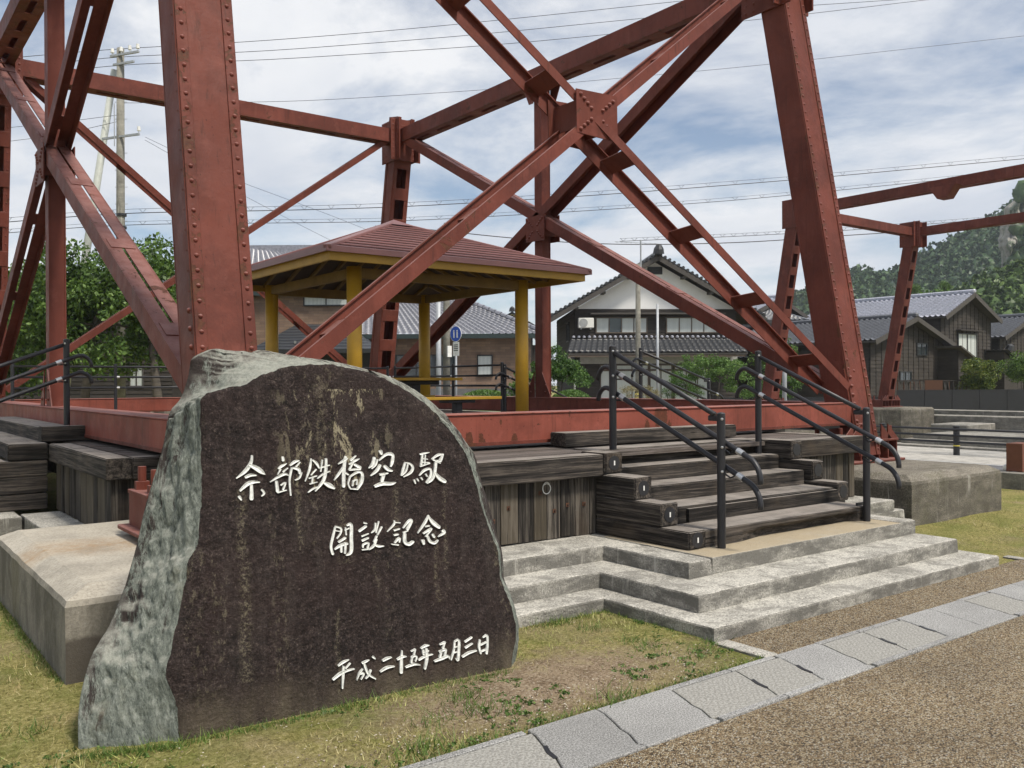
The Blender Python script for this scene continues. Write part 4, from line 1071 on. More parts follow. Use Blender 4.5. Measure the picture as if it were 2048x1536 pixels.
# base beams
def beam(x0, x1, y0, y1, z0=1.085, z1=1.365, lab=None, t_=T1):
    b_ = MB()
    b_.box(x0, x1, y0, y1, z0, z1-.016); b_.box(x0-.012, x1+.012, y0-.012, y1+.012, z1-.014, z1);     o = b_.build('base_beam', M['red_beam'] if t_ is T1 else t_.m, t_.th, bevel=.004)
    MB().box(x0-.008, x1+.008, y0-.008, y1+.008, z0-.014, z0+.018).build('bottom_flange', M['red_strip'] if t_ is T1 else t_.m, o)
    if lab: o['label'] = lab
    return o
beam(2.66, 10.64, 6.70, 7.0)
beam(2.21, 2.55, 7.12, 19.7)
beam(10.72, 11.06, 7.12, 19.7)
beam(2.66, 10.64, 19.78, 20.06)
# packing under the front beam
for x in (9.95,):
    MB().box(x, x+.45, 6.72, 7.0, 1.035, 1.068).build('packing_block', M['black'], T1.th)
yF = T1.yf; yB = T1.yb
# front face
fz0 = 1.55
T1.brace((2.68, yF(fz0), fz0), (10.62, yF(ZS), ZS), (0,1,0), w=.125, fl=.035, d=.38, battens=1.7, mat=M['red_flaky'], lab='front diagonal rising to the right across the gazebo')
T1.brace((10.62, yF(fz0), fz0), (2.68, yF(ZS), ZS), (0,1,0), w=.10, w2=.18, fl=.06, d=.46, battens=1.15, bl=.22, lab='front diagonal falling to the right leg')
fn = T1.node((6.66, yF(ZN)+.0, ZN), V((0,1,-BAT*0)), d=.46, w=.60, h=.50, riv=1)
# back face
T1.brace((2.68, yB(fz0), fz0), (10.62, yB(ZS), ZS), (0,1,0), w=.125, fl=.05, d=.26, battens=1.5)
T1.brace((10.62, yB(fz0), fz0), (2.68, yB(ZS), ZS), (0,1,0), w=.125, fl=.05, d=.26, battens=1.5)
T1.node((6.65, yB(ZN), ZN), (0,1,0), d=.3, w=.5, h=.4, riv=0)
# side faces: crossing diagonals over a middle post
for x in (2.41, 10.89):
    T1.brace((x, yF(fz0)+.22, fz0), (x, yB(ZS)-.2, ZS), (1,0,0), w=.19, fl=.135, d=.30, battens=1.9, bl=.26, mat=M['red_flaky'])
    T1.brace((x, yB(fz0)-.22, fz0), (x, yF(ZS)+.2, ZS), (1,0,0), w=.19, fl=.135, d=.30, battens=1.9, bl=.26)
    mb = MB()
    for k in (-1, 1):
        mb.box(x-.10, x+.10, 13.4+k*.09-.008, 13.4+k*.09+.008, 1.12, ZS+.1)
    mb.box(x-.010, x+.010, 13.32, 13.48, 1.12, ZS+.1)
    for k in (-1, 1): mb.box(x+k*.098-.008, x+k*.098+.008, 13.29, 13.51, 1.12, ZS+.1)
    po = mb.build('middle_post', T1.m, T1.th)
    for sy in (-1, 1):
        MB().plate([(x-.12, 13.4+sy*.115, 1.12), (x-.12, 13.4+sy*.42, 1.12), (x-.12, 13.4+sy*.42, 1.3), (x-.12, 13.4+sy*.115, 1.85)], (-1,0,0), .014).build('foot_gusset', T1.m, po)
        for i in range(4): 
            rivet((x-.134, 13.4+sy*(.22+.02*(i%2)), 1.2+.13*i), (-1,0,0), po, RIVB, 'bolt_head')
    T1.node((x, 13.4, ZN+.02), (1,0,0), d=.36, w=.56, h=.50, riv=1)
# struts at the upper level
def strut(a, b, sep, w=.31, d=.34, t_=T1):
    a, b = V(a), V(b); S = V(sep); mb = MB()
    for k in (-1, 1):
        mb.bar(a+S*(k*d/2), b+S*(k*d/2), (0,0,1), w, .016)
    ax = (b-a).normalized(); L = (b-a).length
    for zz in (-w/2+.008, w/2-.008):
        for k in (-1, 1):
            if zz > 0: mb.bar(a+S*(k*(d/2-.06))+V((0,0,zz)), b+S*(k*(d/2-.06))+V((0,0,zz)), S, .12, .014)
    o = mb.build('horizontal_strut', M['red_flaky'] if t_ is T1 else t_.m, t_.th)
    for k in (-1, 1):
        MB().bar(a+S*(k*(d/2-.055))+V((0,0,-w/2+.010)), b+S*(k*(d/2-.055))+V((0,0,-w/2+.010)), S, .135, .030).build('bottom_flange', M['red_strip'] if t_ is T1 else t_.m, o)
    n = int(L/.85)
    for i in range(n):
        c = a + ax*(L*(i+.5)/n) + V((0,0,-w/2-.003)); MB().bar(c-ax*.16, c+ax*.16, S, d-.02, .010).build('batten_plate', t_.m, o)
    return o
strut((2.6, yB(ZS), ZS), (10.7, yB(ZS), ZS), (0,1,0))
strut((2.6, yF(ZS), ZS), (10.7, yF(ZS), ZS), (0,1,0))
for x in (2.41, 10.89):
    strut((x, yF(ZS)+.15, ZS), (x, yB(ZS)-.15, ZS), (1,0,0))
    for sy in (-1, 1):
        for k in (-1, 1):
            gp = MB().plate([(x+k*.19, 13.4+sy*.02, ZS-.14), (x+k*.19, 13.4+sy*.34, ZS-.14), (x+k*.19, 13.4+sy*.15, ZS-.52), (x+k*.19, 13.4+sy*.02, ZS-.52)], (k,0,0), .012).build('strut_gusset', T1.m, T1.th)
            if k == -1:
                for i in range(3): rivet((x-.203, 13.4+sy*(.08+.05*(i%2)), ZS-.2-.11*i), (-1,0,0), gp, RIVB, 'bolt_head')
def joint_plates(t_, x, front, zc, riv=True, h=1.15):
    """gusset cluster where struts and diagonals meet a leg"""
    y = (t_.yf if front else t_.yb)(zc); so = -1 if front else 1
    g_ = MB().box(x-.275, x-.245, y-.42, y+.42, zc-h*.5, zc+h*.35).build('leg_gusset', t_.m, t_.th, bevel=.004)
    MB().box(x+.245, x+.275, y-.42, y+.42, zc-h*.5, zc+h*.35).build('leg_gusset', t_.m, t_.th, bevel=.004)
    MB().box(x-.40, x+.40, y-.25, y-.225, zc-h*.5, zc+h*.35).build('leg_gusset', t_.m, t_.th, bevel=.004)
    pts = []
    for i in range(9):
        for j in (-.34, -.2, .2, .34): pts.append((V((x-.275, y+j, zc-h*.45+i*h*.095)), V((-1,0,0))))
        for j in (-.34, -.2, .2, .34): pts.append((V((x+j, y-.25, zc-h*.45+i*h*.095)), V((0,-1,0))))
    if riv: rivet_mass(pts, g_, .026, .02, t_.m)
joint_plates(T1, 10.89, False, ZS); joint_plates(T1, 2.41, False, ZS); joint_plates(T1, 10.89, True, ZS)
# lower gussets on the front legs
for x, sx in ((2.41, 1), (10.89, -1)):
    y = yF(1.3)-.225
    o = MB().plate([(x+sx*.26, y, 1.02), (x+sx*.26, y+.14, 1.80), (x-sx*.0, y+.15, 1.90), (x-sx*.0, y, 1.02)], (0,-1,.1), .016).build('leg_gusset', T1.m, T1.th)
    for i in range(6): rivet((x+sx*.20-.0*i, y+.018*i-.012-.008, 1.12+.115*i), (0,-1,.15), o, RIVB, 'bolt_head')
    for i in range(4): rivet((x+sx*(.06+.045*i), y+.0-.018, 1.07), (0,-1,.15), o, RIVB, 'bolt_head')
    for i in range(4): rivet((x+sx*(.05+.04*i), y+.12-.0*i, 1.78-.09*i), (0,-1,.15), o, RIVB, 'bolt_head')
# rivets on the near beam ends and side face of the left leg foot
for i in range(10):
    z = .95+.14*i; rivet((2.41-.235-.008, yF(z)-.13, z), (-1,0,0), lfl, RIVB, 'bolt_head')

# ---- the next tower beyond the road
T2 = Tower('distant red trestle tower across the road, its near half outside the picture', 26.6, 34.2, 6.88, 19.92, .57, ztop=7.75, mat='red_far')
for x in (26.6, 34.2):
    for f_ in (True, False):
        T2.leg(x, f_, 0); T2.shoe(x, f_)
yF2, yB2 = T2.yf, T2.yb
strut((26.8, yB2(ZS), ZS), (34.0, yB2(ZS), ZS), (0,1,0), t_=T2); strut((26.8, yF2(ZS), ZS), (34.0, yF2(ZS), ZS), (0,1,0), t_=T2)
for x in (26.6, 34.2):
    strut((x, yF2(ZS)+.15, ZS), (x, yB2(ZS)-.15, ZS), (1,0,0), t_=T2)
    MB().plate([(x-.2, 13.0, ZS-.14), (x-.2, 13.8, ZS-.14), (x-.2, 13.55, ZS-.5), (x-.2, 13.25, ZS-.5)], (-1,0,0), .4).build('strut_gusset', T2.m, T2.th)
for x in (26.6, 34.2): joint_plates(T2, x, False, ZS)
pedestal('tall concrete pedestal under the distant tower leg beyond the black guard rail', 32.9, 35.4, 18.6, 21.4, -.85, .5, .57, .06, M['conc_ped'])
pedestal('concrete pedestal under the distant tower leg hidden behind the near beam', 25.4, 27.9, 18.6, 21.4, -.6, .5, .57, .06, M['conc_ped'])

# ================================================================== gazebo
GX, GY = 7.4, 13.0
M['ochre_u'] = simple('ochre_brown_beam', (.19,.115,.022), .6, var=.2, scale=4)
gz_ = thing('gazebo', 'ochre gazebo with maroon metal hip roof inside the red tower', 'gazebo', (GX, GY, ZD))
for sx in (-1, 1):
    for sy in (-1, 1):
        MB().tube([(GX+sx*1.5, GY+sy*1.5, ZD), (GX+sx*1.5, GY+sy*1.5, 3.30)], .107, 28).build('post', M['ochre'], gz_, smooth=True)
EH, EZ, AZ = 2.27, 3.42, 4.28
for sy in (-1, 1):                                     # ring beams and fascia
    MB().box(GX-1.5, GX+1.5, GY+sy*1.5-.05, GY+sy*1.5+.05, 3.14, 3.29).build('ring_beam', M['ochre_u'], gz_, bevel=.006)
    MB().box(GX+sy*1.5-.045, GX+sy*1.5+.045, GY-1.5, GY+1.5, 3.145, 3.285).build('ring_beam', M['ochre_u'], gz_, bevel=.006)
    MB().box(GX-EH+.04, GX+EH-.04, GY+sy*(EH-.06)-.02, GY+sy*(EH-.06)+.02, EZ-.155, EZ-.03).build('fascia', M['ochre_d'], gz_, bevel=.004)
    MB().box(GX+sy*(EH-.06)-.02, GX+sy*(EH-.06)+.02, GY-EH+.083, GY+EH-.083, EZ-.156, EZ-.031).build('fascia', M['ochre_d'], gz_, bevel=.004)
A_ = V((GX, GY, AZ))
sl = (AZ-EZ)/EH
for k in range(4):
    c, s_ = math.cos(k*math.pi/2), math.sin(k*math.pi/2)
    def rot(a, b, z): return V((GX + a*c - b*s_, GY + a*s_ + b*c, z))
    # soffit boards and rafters
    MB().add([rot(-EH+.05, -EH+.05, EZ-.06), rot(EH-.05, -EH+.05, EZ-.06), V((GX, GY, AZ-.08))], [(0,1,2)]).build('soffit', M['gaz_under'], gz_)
    for i in range(-6, 7):
        a = i*.34; b0 = -EH+.1; b1 = -abs(a)-.05
        if b1 - b0 < .2: continue
        z = lambda b: EZ-.10 + sl*(EH+b)
        MB().bar(rot(a, b0, z(b0)), rot(a, b1, z(b1)), rot(1,0,0)-rot(0,0,0), .045, .06).build('rafter', M['ochre_u'], gz_)
    # metal courses, each lapping the one below
    nC = 13
    for i in range(nC):
        f0, f1 = i/nC, (i+1)/nC + .012
        w0, w1 = EH*(1-f0), EH*(1-min(f1, .97))
        z0, z1 = EZ + (AZ-EZ)*f0 + .028, EZ + (AZ-EZ)*min(f1, .97) + .002
        mb = MB()
        mb.add([rot(-w0-.01, -w0-.020, z0), rot(w0+.01, -w0-.020, z0), rot(w1, -w1, z1), rot(-w1, -w1, z1), rot(-w0-.01, -w0-.020, z0-.016), rot(w0+.01, -w0-.020, z0-.016), rot(-w0+.05, -w0+.05, z0-.012), rot(w0-.05, -w0+.05, z0-.012)], [(0,1,2,3), (4,5,1,0), (6,7,5,4)])
        mb.build('roof_course', M['gaz_roof'], gz_)
    MB().bar(rot(-EH-.03, -EH-.03, EZ+.01), rot(0, 0, AZ+.02), (0,0,1), .05, .11).build('hip_cap', M['gaz_roof'], gz_, bevel=.01)
    MB().bar(rot(-EH-.04, -EH-.02, EZ-.012), rot(EH+.04, -EH-.02, EZ-.012), (0,0,1), .075, .03).build('eave_trim', M['gaz_roof'], gz_)
MB().add([(GX-.28,GY-.28,AZ-.06),(GX+.28,GY-.28,AZ-.06),(GX+.28,GY+.28,AZ-.06),(GX-.28,GY+.28,AZ-.06),(GX,GY,AZ+.07)], [(0,1,4),(1,2,4),(2,3,4),(3,0,4)]).build('apex_cap', M['gaz_roof'], gz_)
# picnic table
tb = thing('picnic_table', 'picnic table with ochre plank top on black pedestal under the gazebo', 'table', (GX, GY-.2, ZD))
for k in range(4):
    MB().box(7.0, 8.42, 12.5+.2*k, 12.69+.2*k, 1.69, 1.735).build('top_board', M['ochre'], tb, bevel=.006)
MB().box(7.62, 7.78, 12.8, 12.96, ZD+.002, 1.63).build('pedestal_leg', M['black'], tb, bevel=.01)
MB().box(7.3, 8.1, 12.72, 13.05, 1.62, 1.688).build('support', M['black'], tb, bevel=.01)
for yb_, nm in ((11.75, 'near'), (13.75, 'far')):
    bn = thing('bench', 'ochre bench on the %s side of the picnic table' % ('near' if nm == 'near' else 'far'), 'bench', (7.7, yb_, ZD), group='gazebo benches')
    for k in range(2): MB().box(7.1, 8.55, yb_-.18+.19*k, yb_+.17*k, 1.385, 1.43).build('seat_board', M['ochre'], bn, bevel=.006)
    MB().box(7.75, 7.87, yb_-.06, yb_+.06, ZD+.002, 1.34).build('pedestal_leg', M['black'], bn, bevel=.01)
    MB().box(7.55, 8.07, yb_-.13, yb_+.13, 1.335, 1.383).build('support', M['black'], bn, bevel=.01)
# ================================================================== beyond the tower: road, rail, houses
HR = -YAW                                            # houses along the street look towards the path
def hx(px, d): return (px-1024)/FPX*d
def hz(py, d, px=1024): return EYE + ((768-py)/FPX + math.tan(PITCH) + (px-1024)/FPX*math.sin(ROLL)*1.0)*d
def hpos(lat, d, z=0): 
    p = _r*lat + _f*d; return (p.x, p.y, z)

# ---- road between the towers
t = NT('road_asphalt'); c = t.ramp(t.noise(120, 3, .7), [(.35, (.075,.075,.08)), (.65, (.15,.15,.155))]); c = t.mix(1.0, c, t.ramp(t.noise(.8, 5), [(.3,.85),(.7,1.15)]), 'MULTIPLY')
t.set('Base Color', c); t.set('Roughness', .85); t.bump(t.noise(150, 3), .3, .004); M['asphalt'] = t.m
M['paver'] = concrete('pale_paving', base=(.44,.42,.38), stain=.2, agg=.3)
M['line'] = simple('white_road_paint', (.74,.74,.72), .6, var=.1)
def strip(name, x0, x1, y0, y1, dz, mat, kind='structure'):
    P = [[(x, y, gz(x)+dz) for x in (x0, x1)] for y in np.linspace(y0, y1, 4)]
    return tag(MB().grid(P).build(name, mat), kind=kind)
strip('road', 15.6, 21.9, -40, 70, .004, M['asphalt'])
strip('pavement', 21.9, 32.0, -40, 70, .006, M['paver'])
strip('road_line', 21.55, 21.68, -40, 70, .009, M['line']); strip('road_line', 16.3, 16.42, -40, 70, .009, M['line'])
kw = thing('kerb_wall', 'low pale concrete block kerb between lawn and road', 'kerb', (15.3, 6, 0))
for i in range(22):
    y = -6+1.2*i; MB().box(15.1, 15.45, y, y+1.19, -.4, .16).build('kerb_block', M['conc_far'], kw, bevel=.015)
bx = MB().box(15.22, 15.62, 6.55, 6.8, .17, .62).build('wooden_box', simple('red_brown_boards', (.16,.06,.035), .7))
tag(bx, 'small red-brown boarded box on the kerb beyond the right pedestal', 'box')
for k, (px, py) in enumerate(((2012, 948), (2029, 946))):
    p = at(px, py, x=15.28)
    cp = MB().tube([(15.28, p.y, .16), (15.28, p.y, .24), (15.28, p.y, .27)], [.045, .045, .02], 12).build('pipe_cap', M['insul'], smooth=True)
    tag(cp, 'small cream pipe cap on the kerb, the %s of two' % ('left one' if k == 0 else 'right one'), 'pipe cap', 'cream pipe caps')
# guard rail with three bars
gr = thing('guard_rail', 'low black three-bar guard rail along the far side of the road', 'guard rail', (25.4, 12.7, gz(25.4)))
for i in range(-3, 8):
    y = 12.7 + 2.25*i; z = gz(25.4)
    po = MB().tube([(25.4, y, z), (25.4, y, z+.80)], .085, 14).build('post', M['black'], gr)
    MB().tube([(25.4, y, z+.80), (25.4, y, z+.83)], [.10, .10], 14).build('cap', M['black'], po)
    MB().tube([(25.4, y, z+.26), (25.4, y, z+.29)], .087, 14).build('yellow_band', simple('yellow_reflector', (.75,.62,.10), .5) if i == -3 else bpy.data.materials['yellow_reflector'], po)
for z in (.38, .56, .74):
    MB().tube([(25.3, 5, gz(25.4)+z), (25.3, 29, gz(25.4)+z)], .033, 8).build('bar', M['black'], gr, smooth=True)
# concrete seating terraces beyond the rail
ct = thing('seating_terrace', 'pale concrete seating terraces beyond the guard rail at the right picture edge', 'terrace', (33, 14, -.8))
for k in range(3):
    MB().box(29.6+.45*k, 38, 9, 17.2-.2*k, -1.2, -.55+.15*k).build('low_step', M['conc_far'], ct, bevel=.02)
MB().box(35.5, 36.2, 11, 22, -.6, .25).build('low_wall', M['conc_far'], ct, bevel=.03)
MB().box(33.2, 35.4, 16.2, 17.6, -.6, .0).build('low_wall', M['conc_far'], ct, bevel=.03)
MB().box(37.2, 38.0, 10, 30, -.8, .40).build('back_wall', M['conc_far'], ct, bevel=.02)
# black panel fence
def panel_fence(label, d, l0, l1, z0, z1, w=1.25):
    th = thing('panel_fence', label, 'fence', hpos(l0, d, z0), HR, group='black panel fences')
    n = max(1, int((l1-l0)/w)); ww = (l1-l0)/n
    for i in range(n):
        MB().box(i*ww+.03, (i+1)*ww-.03, -.015, .015, .08, z1-z0-.03).build('panel', M['fence'], th, local=True)
        MB().box(i*ww-.025, i*ww+.025, -.03, .03, 0, z1-z0).build('post', M['black'], th, local=True)
    MB().box(0, l1-l0, -.022, .022, z1-z0-.028, z1-z0).build('top_rail', M['black'], th, local=True)
M['fence'] = simple('dark_fence_sheet', (.012,.013,.016), .6, var=.2)
panel_fence('black panel fence in front of the dark timber houses at the right', 41, hx(1795, 41), hx(2180, 41), hz(832, 41), hz(784, 41))
panel_fence('low black panel fence in front of the white gabled house', 41, hx(1440, 41), hx(1790, 41), hz(840, 41), hz(797, 41))

# ---- house materials
def siding(name, col=(.055,.048,.042), sc=1.0):
    t = NT(name); n = t.noise(3.5*sc, 6, .7, .6, st=(.35,.35,2.4)); c = t.ramp(n, [(.25, tuple(x*.45 for x in col)), (.5, col), (.8, tuple(x*2.0 for x in col))])
    c = t.mix(t.ramp(t.noise(.8, 4), [(.4, 0.0), (.75, .5)]), c, tuple(x*1.9 for x in col))
    t.set('Base Color', c); t.set('Roughness', .85); t.bump(t.noise(14, 5, .7, st=(.3,.3,3)), .4, .02); return t.m
M['siding'] = siding('dark_cedar_boards', (.030,.025,.021))
M['siding_g'] = siding('grey_cedar_boards', (.036,.030,.025))
M['plaster'] = simple('white_plaster', (.80,.80,.79), .8, var=.06, scale=1.2)
def tile_mat(name, col, rough=.38):
    t = NT(name); n = t.noise(9, 4, .6); c = t.ramp(n, [(.3, tuple(x*.7 for x in col)), (.7, tuple(min(1, x*1.3) for x in col))])
    t.set('Base Color', c); t.set('Roughness', rough); t.b.inputs['Specular IOR Level'].default_value = .6; return t.m
M['tile_black'] = tile_mat('black_glazed_tile', (.028,.029,.032), .4)
M['tile_grey'] = tile_mat('grey_glazed_tile', (.12,.125,.138), .3)
M['tile_lilac'] = tile_mat('silver_grey_tile', (.40,.41,.47), .30)
M['glass'] = NT('window_glass').m
def _glass():
    b = M['glass'].node_tree.nodes['Principled BSDF']; b.inputs['Base Color'].default_value = (.035,.045,.05,1); b.inputs['Roughness'].default_value = .06; b.inputs['Specular IOR Level'].default_value = .8
_glass()
M['curtain'] = NT('white_curtain').m
def _curt():
    t = NT('curtain_cloth'); w = t.n.new('ShaderNodeTexWave'); w.bands_direction = 'X'; w.inputs['Scale'].default_value = 5; w.inputs['Distortion'].default_value = 1.5
    t.l.new(t.map((1,1,.05), src=t.objpos()), w.inputs['Vector']); t.set('Base Color', t.ramp(w.outputs['Fac'], [(.2, (.36,.40,.39)), (.8, (.66,.69,.67))])); t.set('Roughness', .5); t.b.inputs['Specular IOR Level'].default_value = .5
    return t.m
M['curtain'] = _curt()
M['frame_br'] = simple('brown_window_frame', (.10,.075,.055), .5)
M['frame_bk'] = simple('black_window_frame', (.02,.022,.024), .45)
M['trim'] = simple('weathered_trim_board', (.065,.058,.052), .8)
M['ac'] = simple('air_conditioner_white', (.70,.70,.66), .5, var=.05)

def tile_roof(name, A, B, C, D, mat, parent, cw=.27, rh=.24, amp=.045, local=True):
    """tiled slope: A-B along the eave, D-C along the ridge; rolls run up the slope, courses step"""
    A, B, C, D = (V(p) for p in (A, B, C, D)); nrm = (B-A).cross(D-A).normalized()
    if nrm.z < 0: nrm = -nrm
    L = max((B-A).length, (C-D).length); Hh = ((D+C)/2-(A+B)/2).length
    nc, nr = max(2, int(L/cw)), max(1, int(Hh/rh)); seg = 4
    nx_ = nc*seg+1
    us = np.linspace(0, 1, nx_); ph = (us*nc) % 1.0
    prof = np.where(ph < .5, np.sin(ph*2*np.pi)*1.0, np.sin(ph*2*np.pi)*.35)*amp
    vs_ = []; fs = []
    A_, B_, C_, D_ = (np.array(p) for p in (A, B, C, D)); n_ = np.array(nrm)
    rows_ = []
    for i in range(nr):
        for v, lift in ((i/nr, .055), ((i+1)/nr, .012)):
            e = (A_[None]*(1-v)+D_[None]*v)*(1-us[:,None]) + (B_[None]*(1-v)+C_[None]*v)*us[:,None]
            rows_.append(e + n_[None]*(prof[:,None]+lift))
    allv = np.concatenate(rows_); R_ = len(rows_)
    idx = np.arange(R_*nx_).reshape(R_, nx_)
    q = np.stack([idx[:-1,:-1], idx[:-1,1:], idx[1:,1:], idx[1:,:-1]], -1).reshape(-1, 4)
    o = np_mesh(name, allv, q, mat, parent); o['kind'] = 'stuff'
    return o
def lap_wall(name, x0, x1, y, z0, z1, mat, parent, bh=.19, top=None, flip=1, axis_='x'):
    """lapped boards on a wall facing -y (local), optionally clipped under a gable line top(x)"""
    mb = MB(); z = z0; d = .035*flip
    def P(a, b, zz): return (a, b, zz) if axis_ == 'x' else (b, a, zz)
    while z < z1-.02:
        zt = min(z+bh, z1)
        if top is None: segs = [(x0, x1, x0, x1)]
        else:
            n = 40; ok = [x0+(x1-x0)*i/n for i in range(n+1) if top(x0+(x1-x0)*i/n) >= zt-.02]
            okb = [x0+(x1-x0)*i/n for i in range(n+1) if top(x0+(x1-x0)*i/n) >= z-.02]
            if not okb: break
            if not ok: ok = [sum(okb)/len(okb)]*2
            segs = [(okb[0], okb[-1], ok[0], ok[-1])]
        for a, b, a2, b2 in segs:
            mb.add([P(a, y-d, z), P(b, y-d, z), P(b2, y-.003*flip, zt+.01), P(a2, y-.003*flip, zt+.01), P(a, y+.02*flip, z), P(b, y+.02*flip, z)], [(0,1,2,3), (4,5,1,0)])
        z = zt
    o = mb.build(name, mat, parent, local=True); o['kind'] = 'stuff'
    return o
def window(parent, x0, x1, z0, z1, y, n=2, frame='frame_br', cur=True, ax='x', depth=.07, curmask=None):
    def bxx(a0, a1, b0, b1, c0, c1):
        return MB().box(a0, a1, b0, b1, c0, c1) if ax == 'x' else MB().box(b0, b1, a0, a1, c0, c1)
    f = bxx(x0-.06, x1+.06, y-depth, y, z0-.06, z0).build('window', M[frame], parent, local=True)
    def sub(nm, m, *a): bxx(*a).build(nm, M[m], f, local=True)
    sub('frame', frame, x0-.06, x1+.06, y-depth, y, z1, z1+.06)
    sub('frame', frame, x0-.06, x0, y-depth, y, z0, z1); sub('frame', frame, x1, x1+.06, y-depth, y, z0, z1)
    w = (x1-x0)/n
    for i in range(n):
        c_ = cur if curmask is None else curmask[i]
        sub('pane', 'curtain' if c_ else 'glass', x0+i*w, x0+(i+1)*w, y-.025, y-.012, z0, z1)
        if i: sub('mullion', frame, x0+i*w-.025, x0+i*w+.025, y-depth+.012, y-.03, z0, z1)
    return f

# ---- white gabled house
D1 = 47.0
o0 = hx(1150, D1)
h1 = thing('gabled_house', 'two-storey house with white plaster gable and dark board walls behind the right stairs', 'house', hpos(o0, D1, -.4), HR+R(3))
def lx(px): return hx(px, D1)-o0
def lz(py): return hz(py, D1, 1313)+.4
W1 = lx(1478); xa = lx(1313); ze = lz(617); za = lz(524); DP = 9.0
slope = (za-ze)/(xa+.0)
rt = lambda x: za - abs(x-xa)*slope
MB().add([(0,0,0),(W1,0,0),(W1,0,ze),(0,0,ze),(0,DP,0),(W1,DP,0),(W1,DP,ze),(0,DP,ze)], [(3,2,1,0),(0,4,7,3),(5,1,2,6),(4,5,6,7)]).build('wall', M['siding'], h1, local=True)
MB().add([(0,-.02,ze),(W1,-.02,ze),(W1,-.02,rt(W1)),(xa,-.02,za),(0,-.02,rt(0)),(0,DP,ze),(W1,DP,ze),(xa,DP,za)], [(0,1,2,3,4),(5,7,6)]).build('plaster_gable', M['plaster'], h1, local=True)
lap_wall('board_siding', 0, W1, -.005, lz(722), ze-.02, M['siding'], h1)
lap_wall('board_siding', 0, W1, -.005, .2, lz(722)-.1, M['siding'], h1)
lap_wall('board_siding', 0, DP, -.005, .2, ze, M['siding'], h1, axis_='y')
ex0, ex1 = lx(1097), 2*xa-lx(1097)
zr = za+.30; sl_ = slope
for sgn, x1 in ((-1, ex0), (1, ex1)):
    ze_ = zr - abs(x1-xa)*sl_
    e0, e1, r1, r0 = V((x1,-.75,ze_)), V((x1,DP+.6,ze_)), V((xa,DP+.6,zr)), V((xa,-.75,zr))
    rf = MB().plate([e0, e1, r1, r0], V((0,0,-1)), .14).build('roof_slab', M['trim'], h1, local=True)
    tile_roof('roof_tiles', e1 if sgn < 0 else e0, e0 if sgn < 0 else e1, r0 if sgn < 0 else r1, r1 if sgn < 0 else r0, M['tile_black'], h1)
    MB().bar((x1,-.80,ze_-.16), (xa,-.80,zr-.16), (0,0,1), .24, .05).build('bargeboard', M['trim'], h1, local=True)
    n = int((e0-r0).length/.27)
    mb = MB()
    for i in range(n):
        p = r0.lerp(e0, (i+.5)/n); mb.tube([p+V((0,-.10,.07)), p+V((0,.12,.07))], .085, 8)
    o = mb.build('verge_tiles', M['tile_black'], h1, local=True); o['kind'] = 'stuff'
    for i in range(3):
        p = V((xa, -.45, zr-.32)).lerp(V((x1, -.45, ze_-.32)), (.25+.25*i)); MB().box(p.x-.09, p.x+.09, -.75, -.02, p.z-.07, p.z+.05).build('purlin_end', M['trim'], h1, local=True)
MB().bar((xa,-.8,zr+.12), (xa,DP+.6,zr+.12), (1,0,0), .26, .26).build('ridge', M['tile_black'], h1, local=True, bevel=.08)
MB().dome((xa,-.85,zr+.05), (0,-.25,1), .30, .50, 10, 3).build('ridge_end_ornament', M['tile_black'], h1, local=True)
vx0, vx1 = lx(1297), lx(1327)
va = MB().box(vx0, vx1, -.07, -.02, lz(548), lz(533)).build('attic_vent', M['frame_bk'], h1, local=True)
for i in range(4): MB().box(vx0+.04, vx1-.04, -.10, -.07, lz(546)+.09*i, lz(546)+.05+.09*i).build('louvre', M['frame_bk'], va, local=True)
window(h1, lx(1194), lx(1294), lz(664), lz(636), -.02, 4, curmask=[1,0,1,1]); window(h1, lx(1336), lx(1436), lz(664), lz(636), -.02, 4)
MB().box(lx(1180), lx(1452), -.45, -.03, lz(629), lz(626)).build('window_hood', M['trim'], h1, local=True)
window(h1, 2.2, 3.2, lz(676), lz(640), -.02, 2, frame='frame_bk', cur=False, ax='y')
acl = wmat(h1) @ V((lx(1171), -.27, lz(656)))
ac = thing('air_conditioner', 'white air conditioner unit on the upper wall of the white gabled house', 'air conditioner', acl, HR+R(3))
aw, ah = (lx(1187)-lx(1156))/2, lz(636)-lz(656)
MB().box(-aw, aw, -.15, .15, 0, ah).build('case', M['ac'], ac, local=True, bevel=.03)
MB().tube([(-aw*.35, -.155, ah/2), (-aw*.35, -.164, ah/2)], .22, 20).build('fan_grille', simple('grey_grille', (.30,.31,.31), .6), ac, local=True)
for sx in (-.6, .6): MB().box(aw*sx-.03, aw*sx+.03, -.12, .25, -.06, -.002).build('wall_bracket', M['galv'], ac, local=True)
# skirt roof
s0, s1 = lx(1128), lx(1486); zt_, zb_ = lz(676), lz(707)
MB().plate([(s0,-1.25,zb_), (s1,-1.25,zb_), (s1-.3,0,zt_), (s0+.4,0,zt_)], (0,0,-1), .08).build('skirt_roof_slab', M['trim'], h1, local=True)
tile_roof('skirt_roof_tiles', (s0,-1.25,zb_), (s1,-1.25,zb_), (s1-.3,0,zt_), (s0+.4,0,zt_), M['tile_black'], h1, cw=.30, rh=.26, amp=.05)
mb = MB(); n = int((s1-s0)/.30)
for i in range(n): mb.dome((s0+.5+(s1-s0-.9)*i/n, -.16, zt_+.06), (0,-.5,1), .09, .09, 6, 2)
o = mb.build('skirt_ridge_caps', M['tile_lilac'], h1, local=True); o['kind'] = 'stuff'
MB().box(s0+.1, s1-.1, -1.22, -1.10, zb_-.20, zb_-.09).build('gutter', M['frame_br'], h1, local=True)
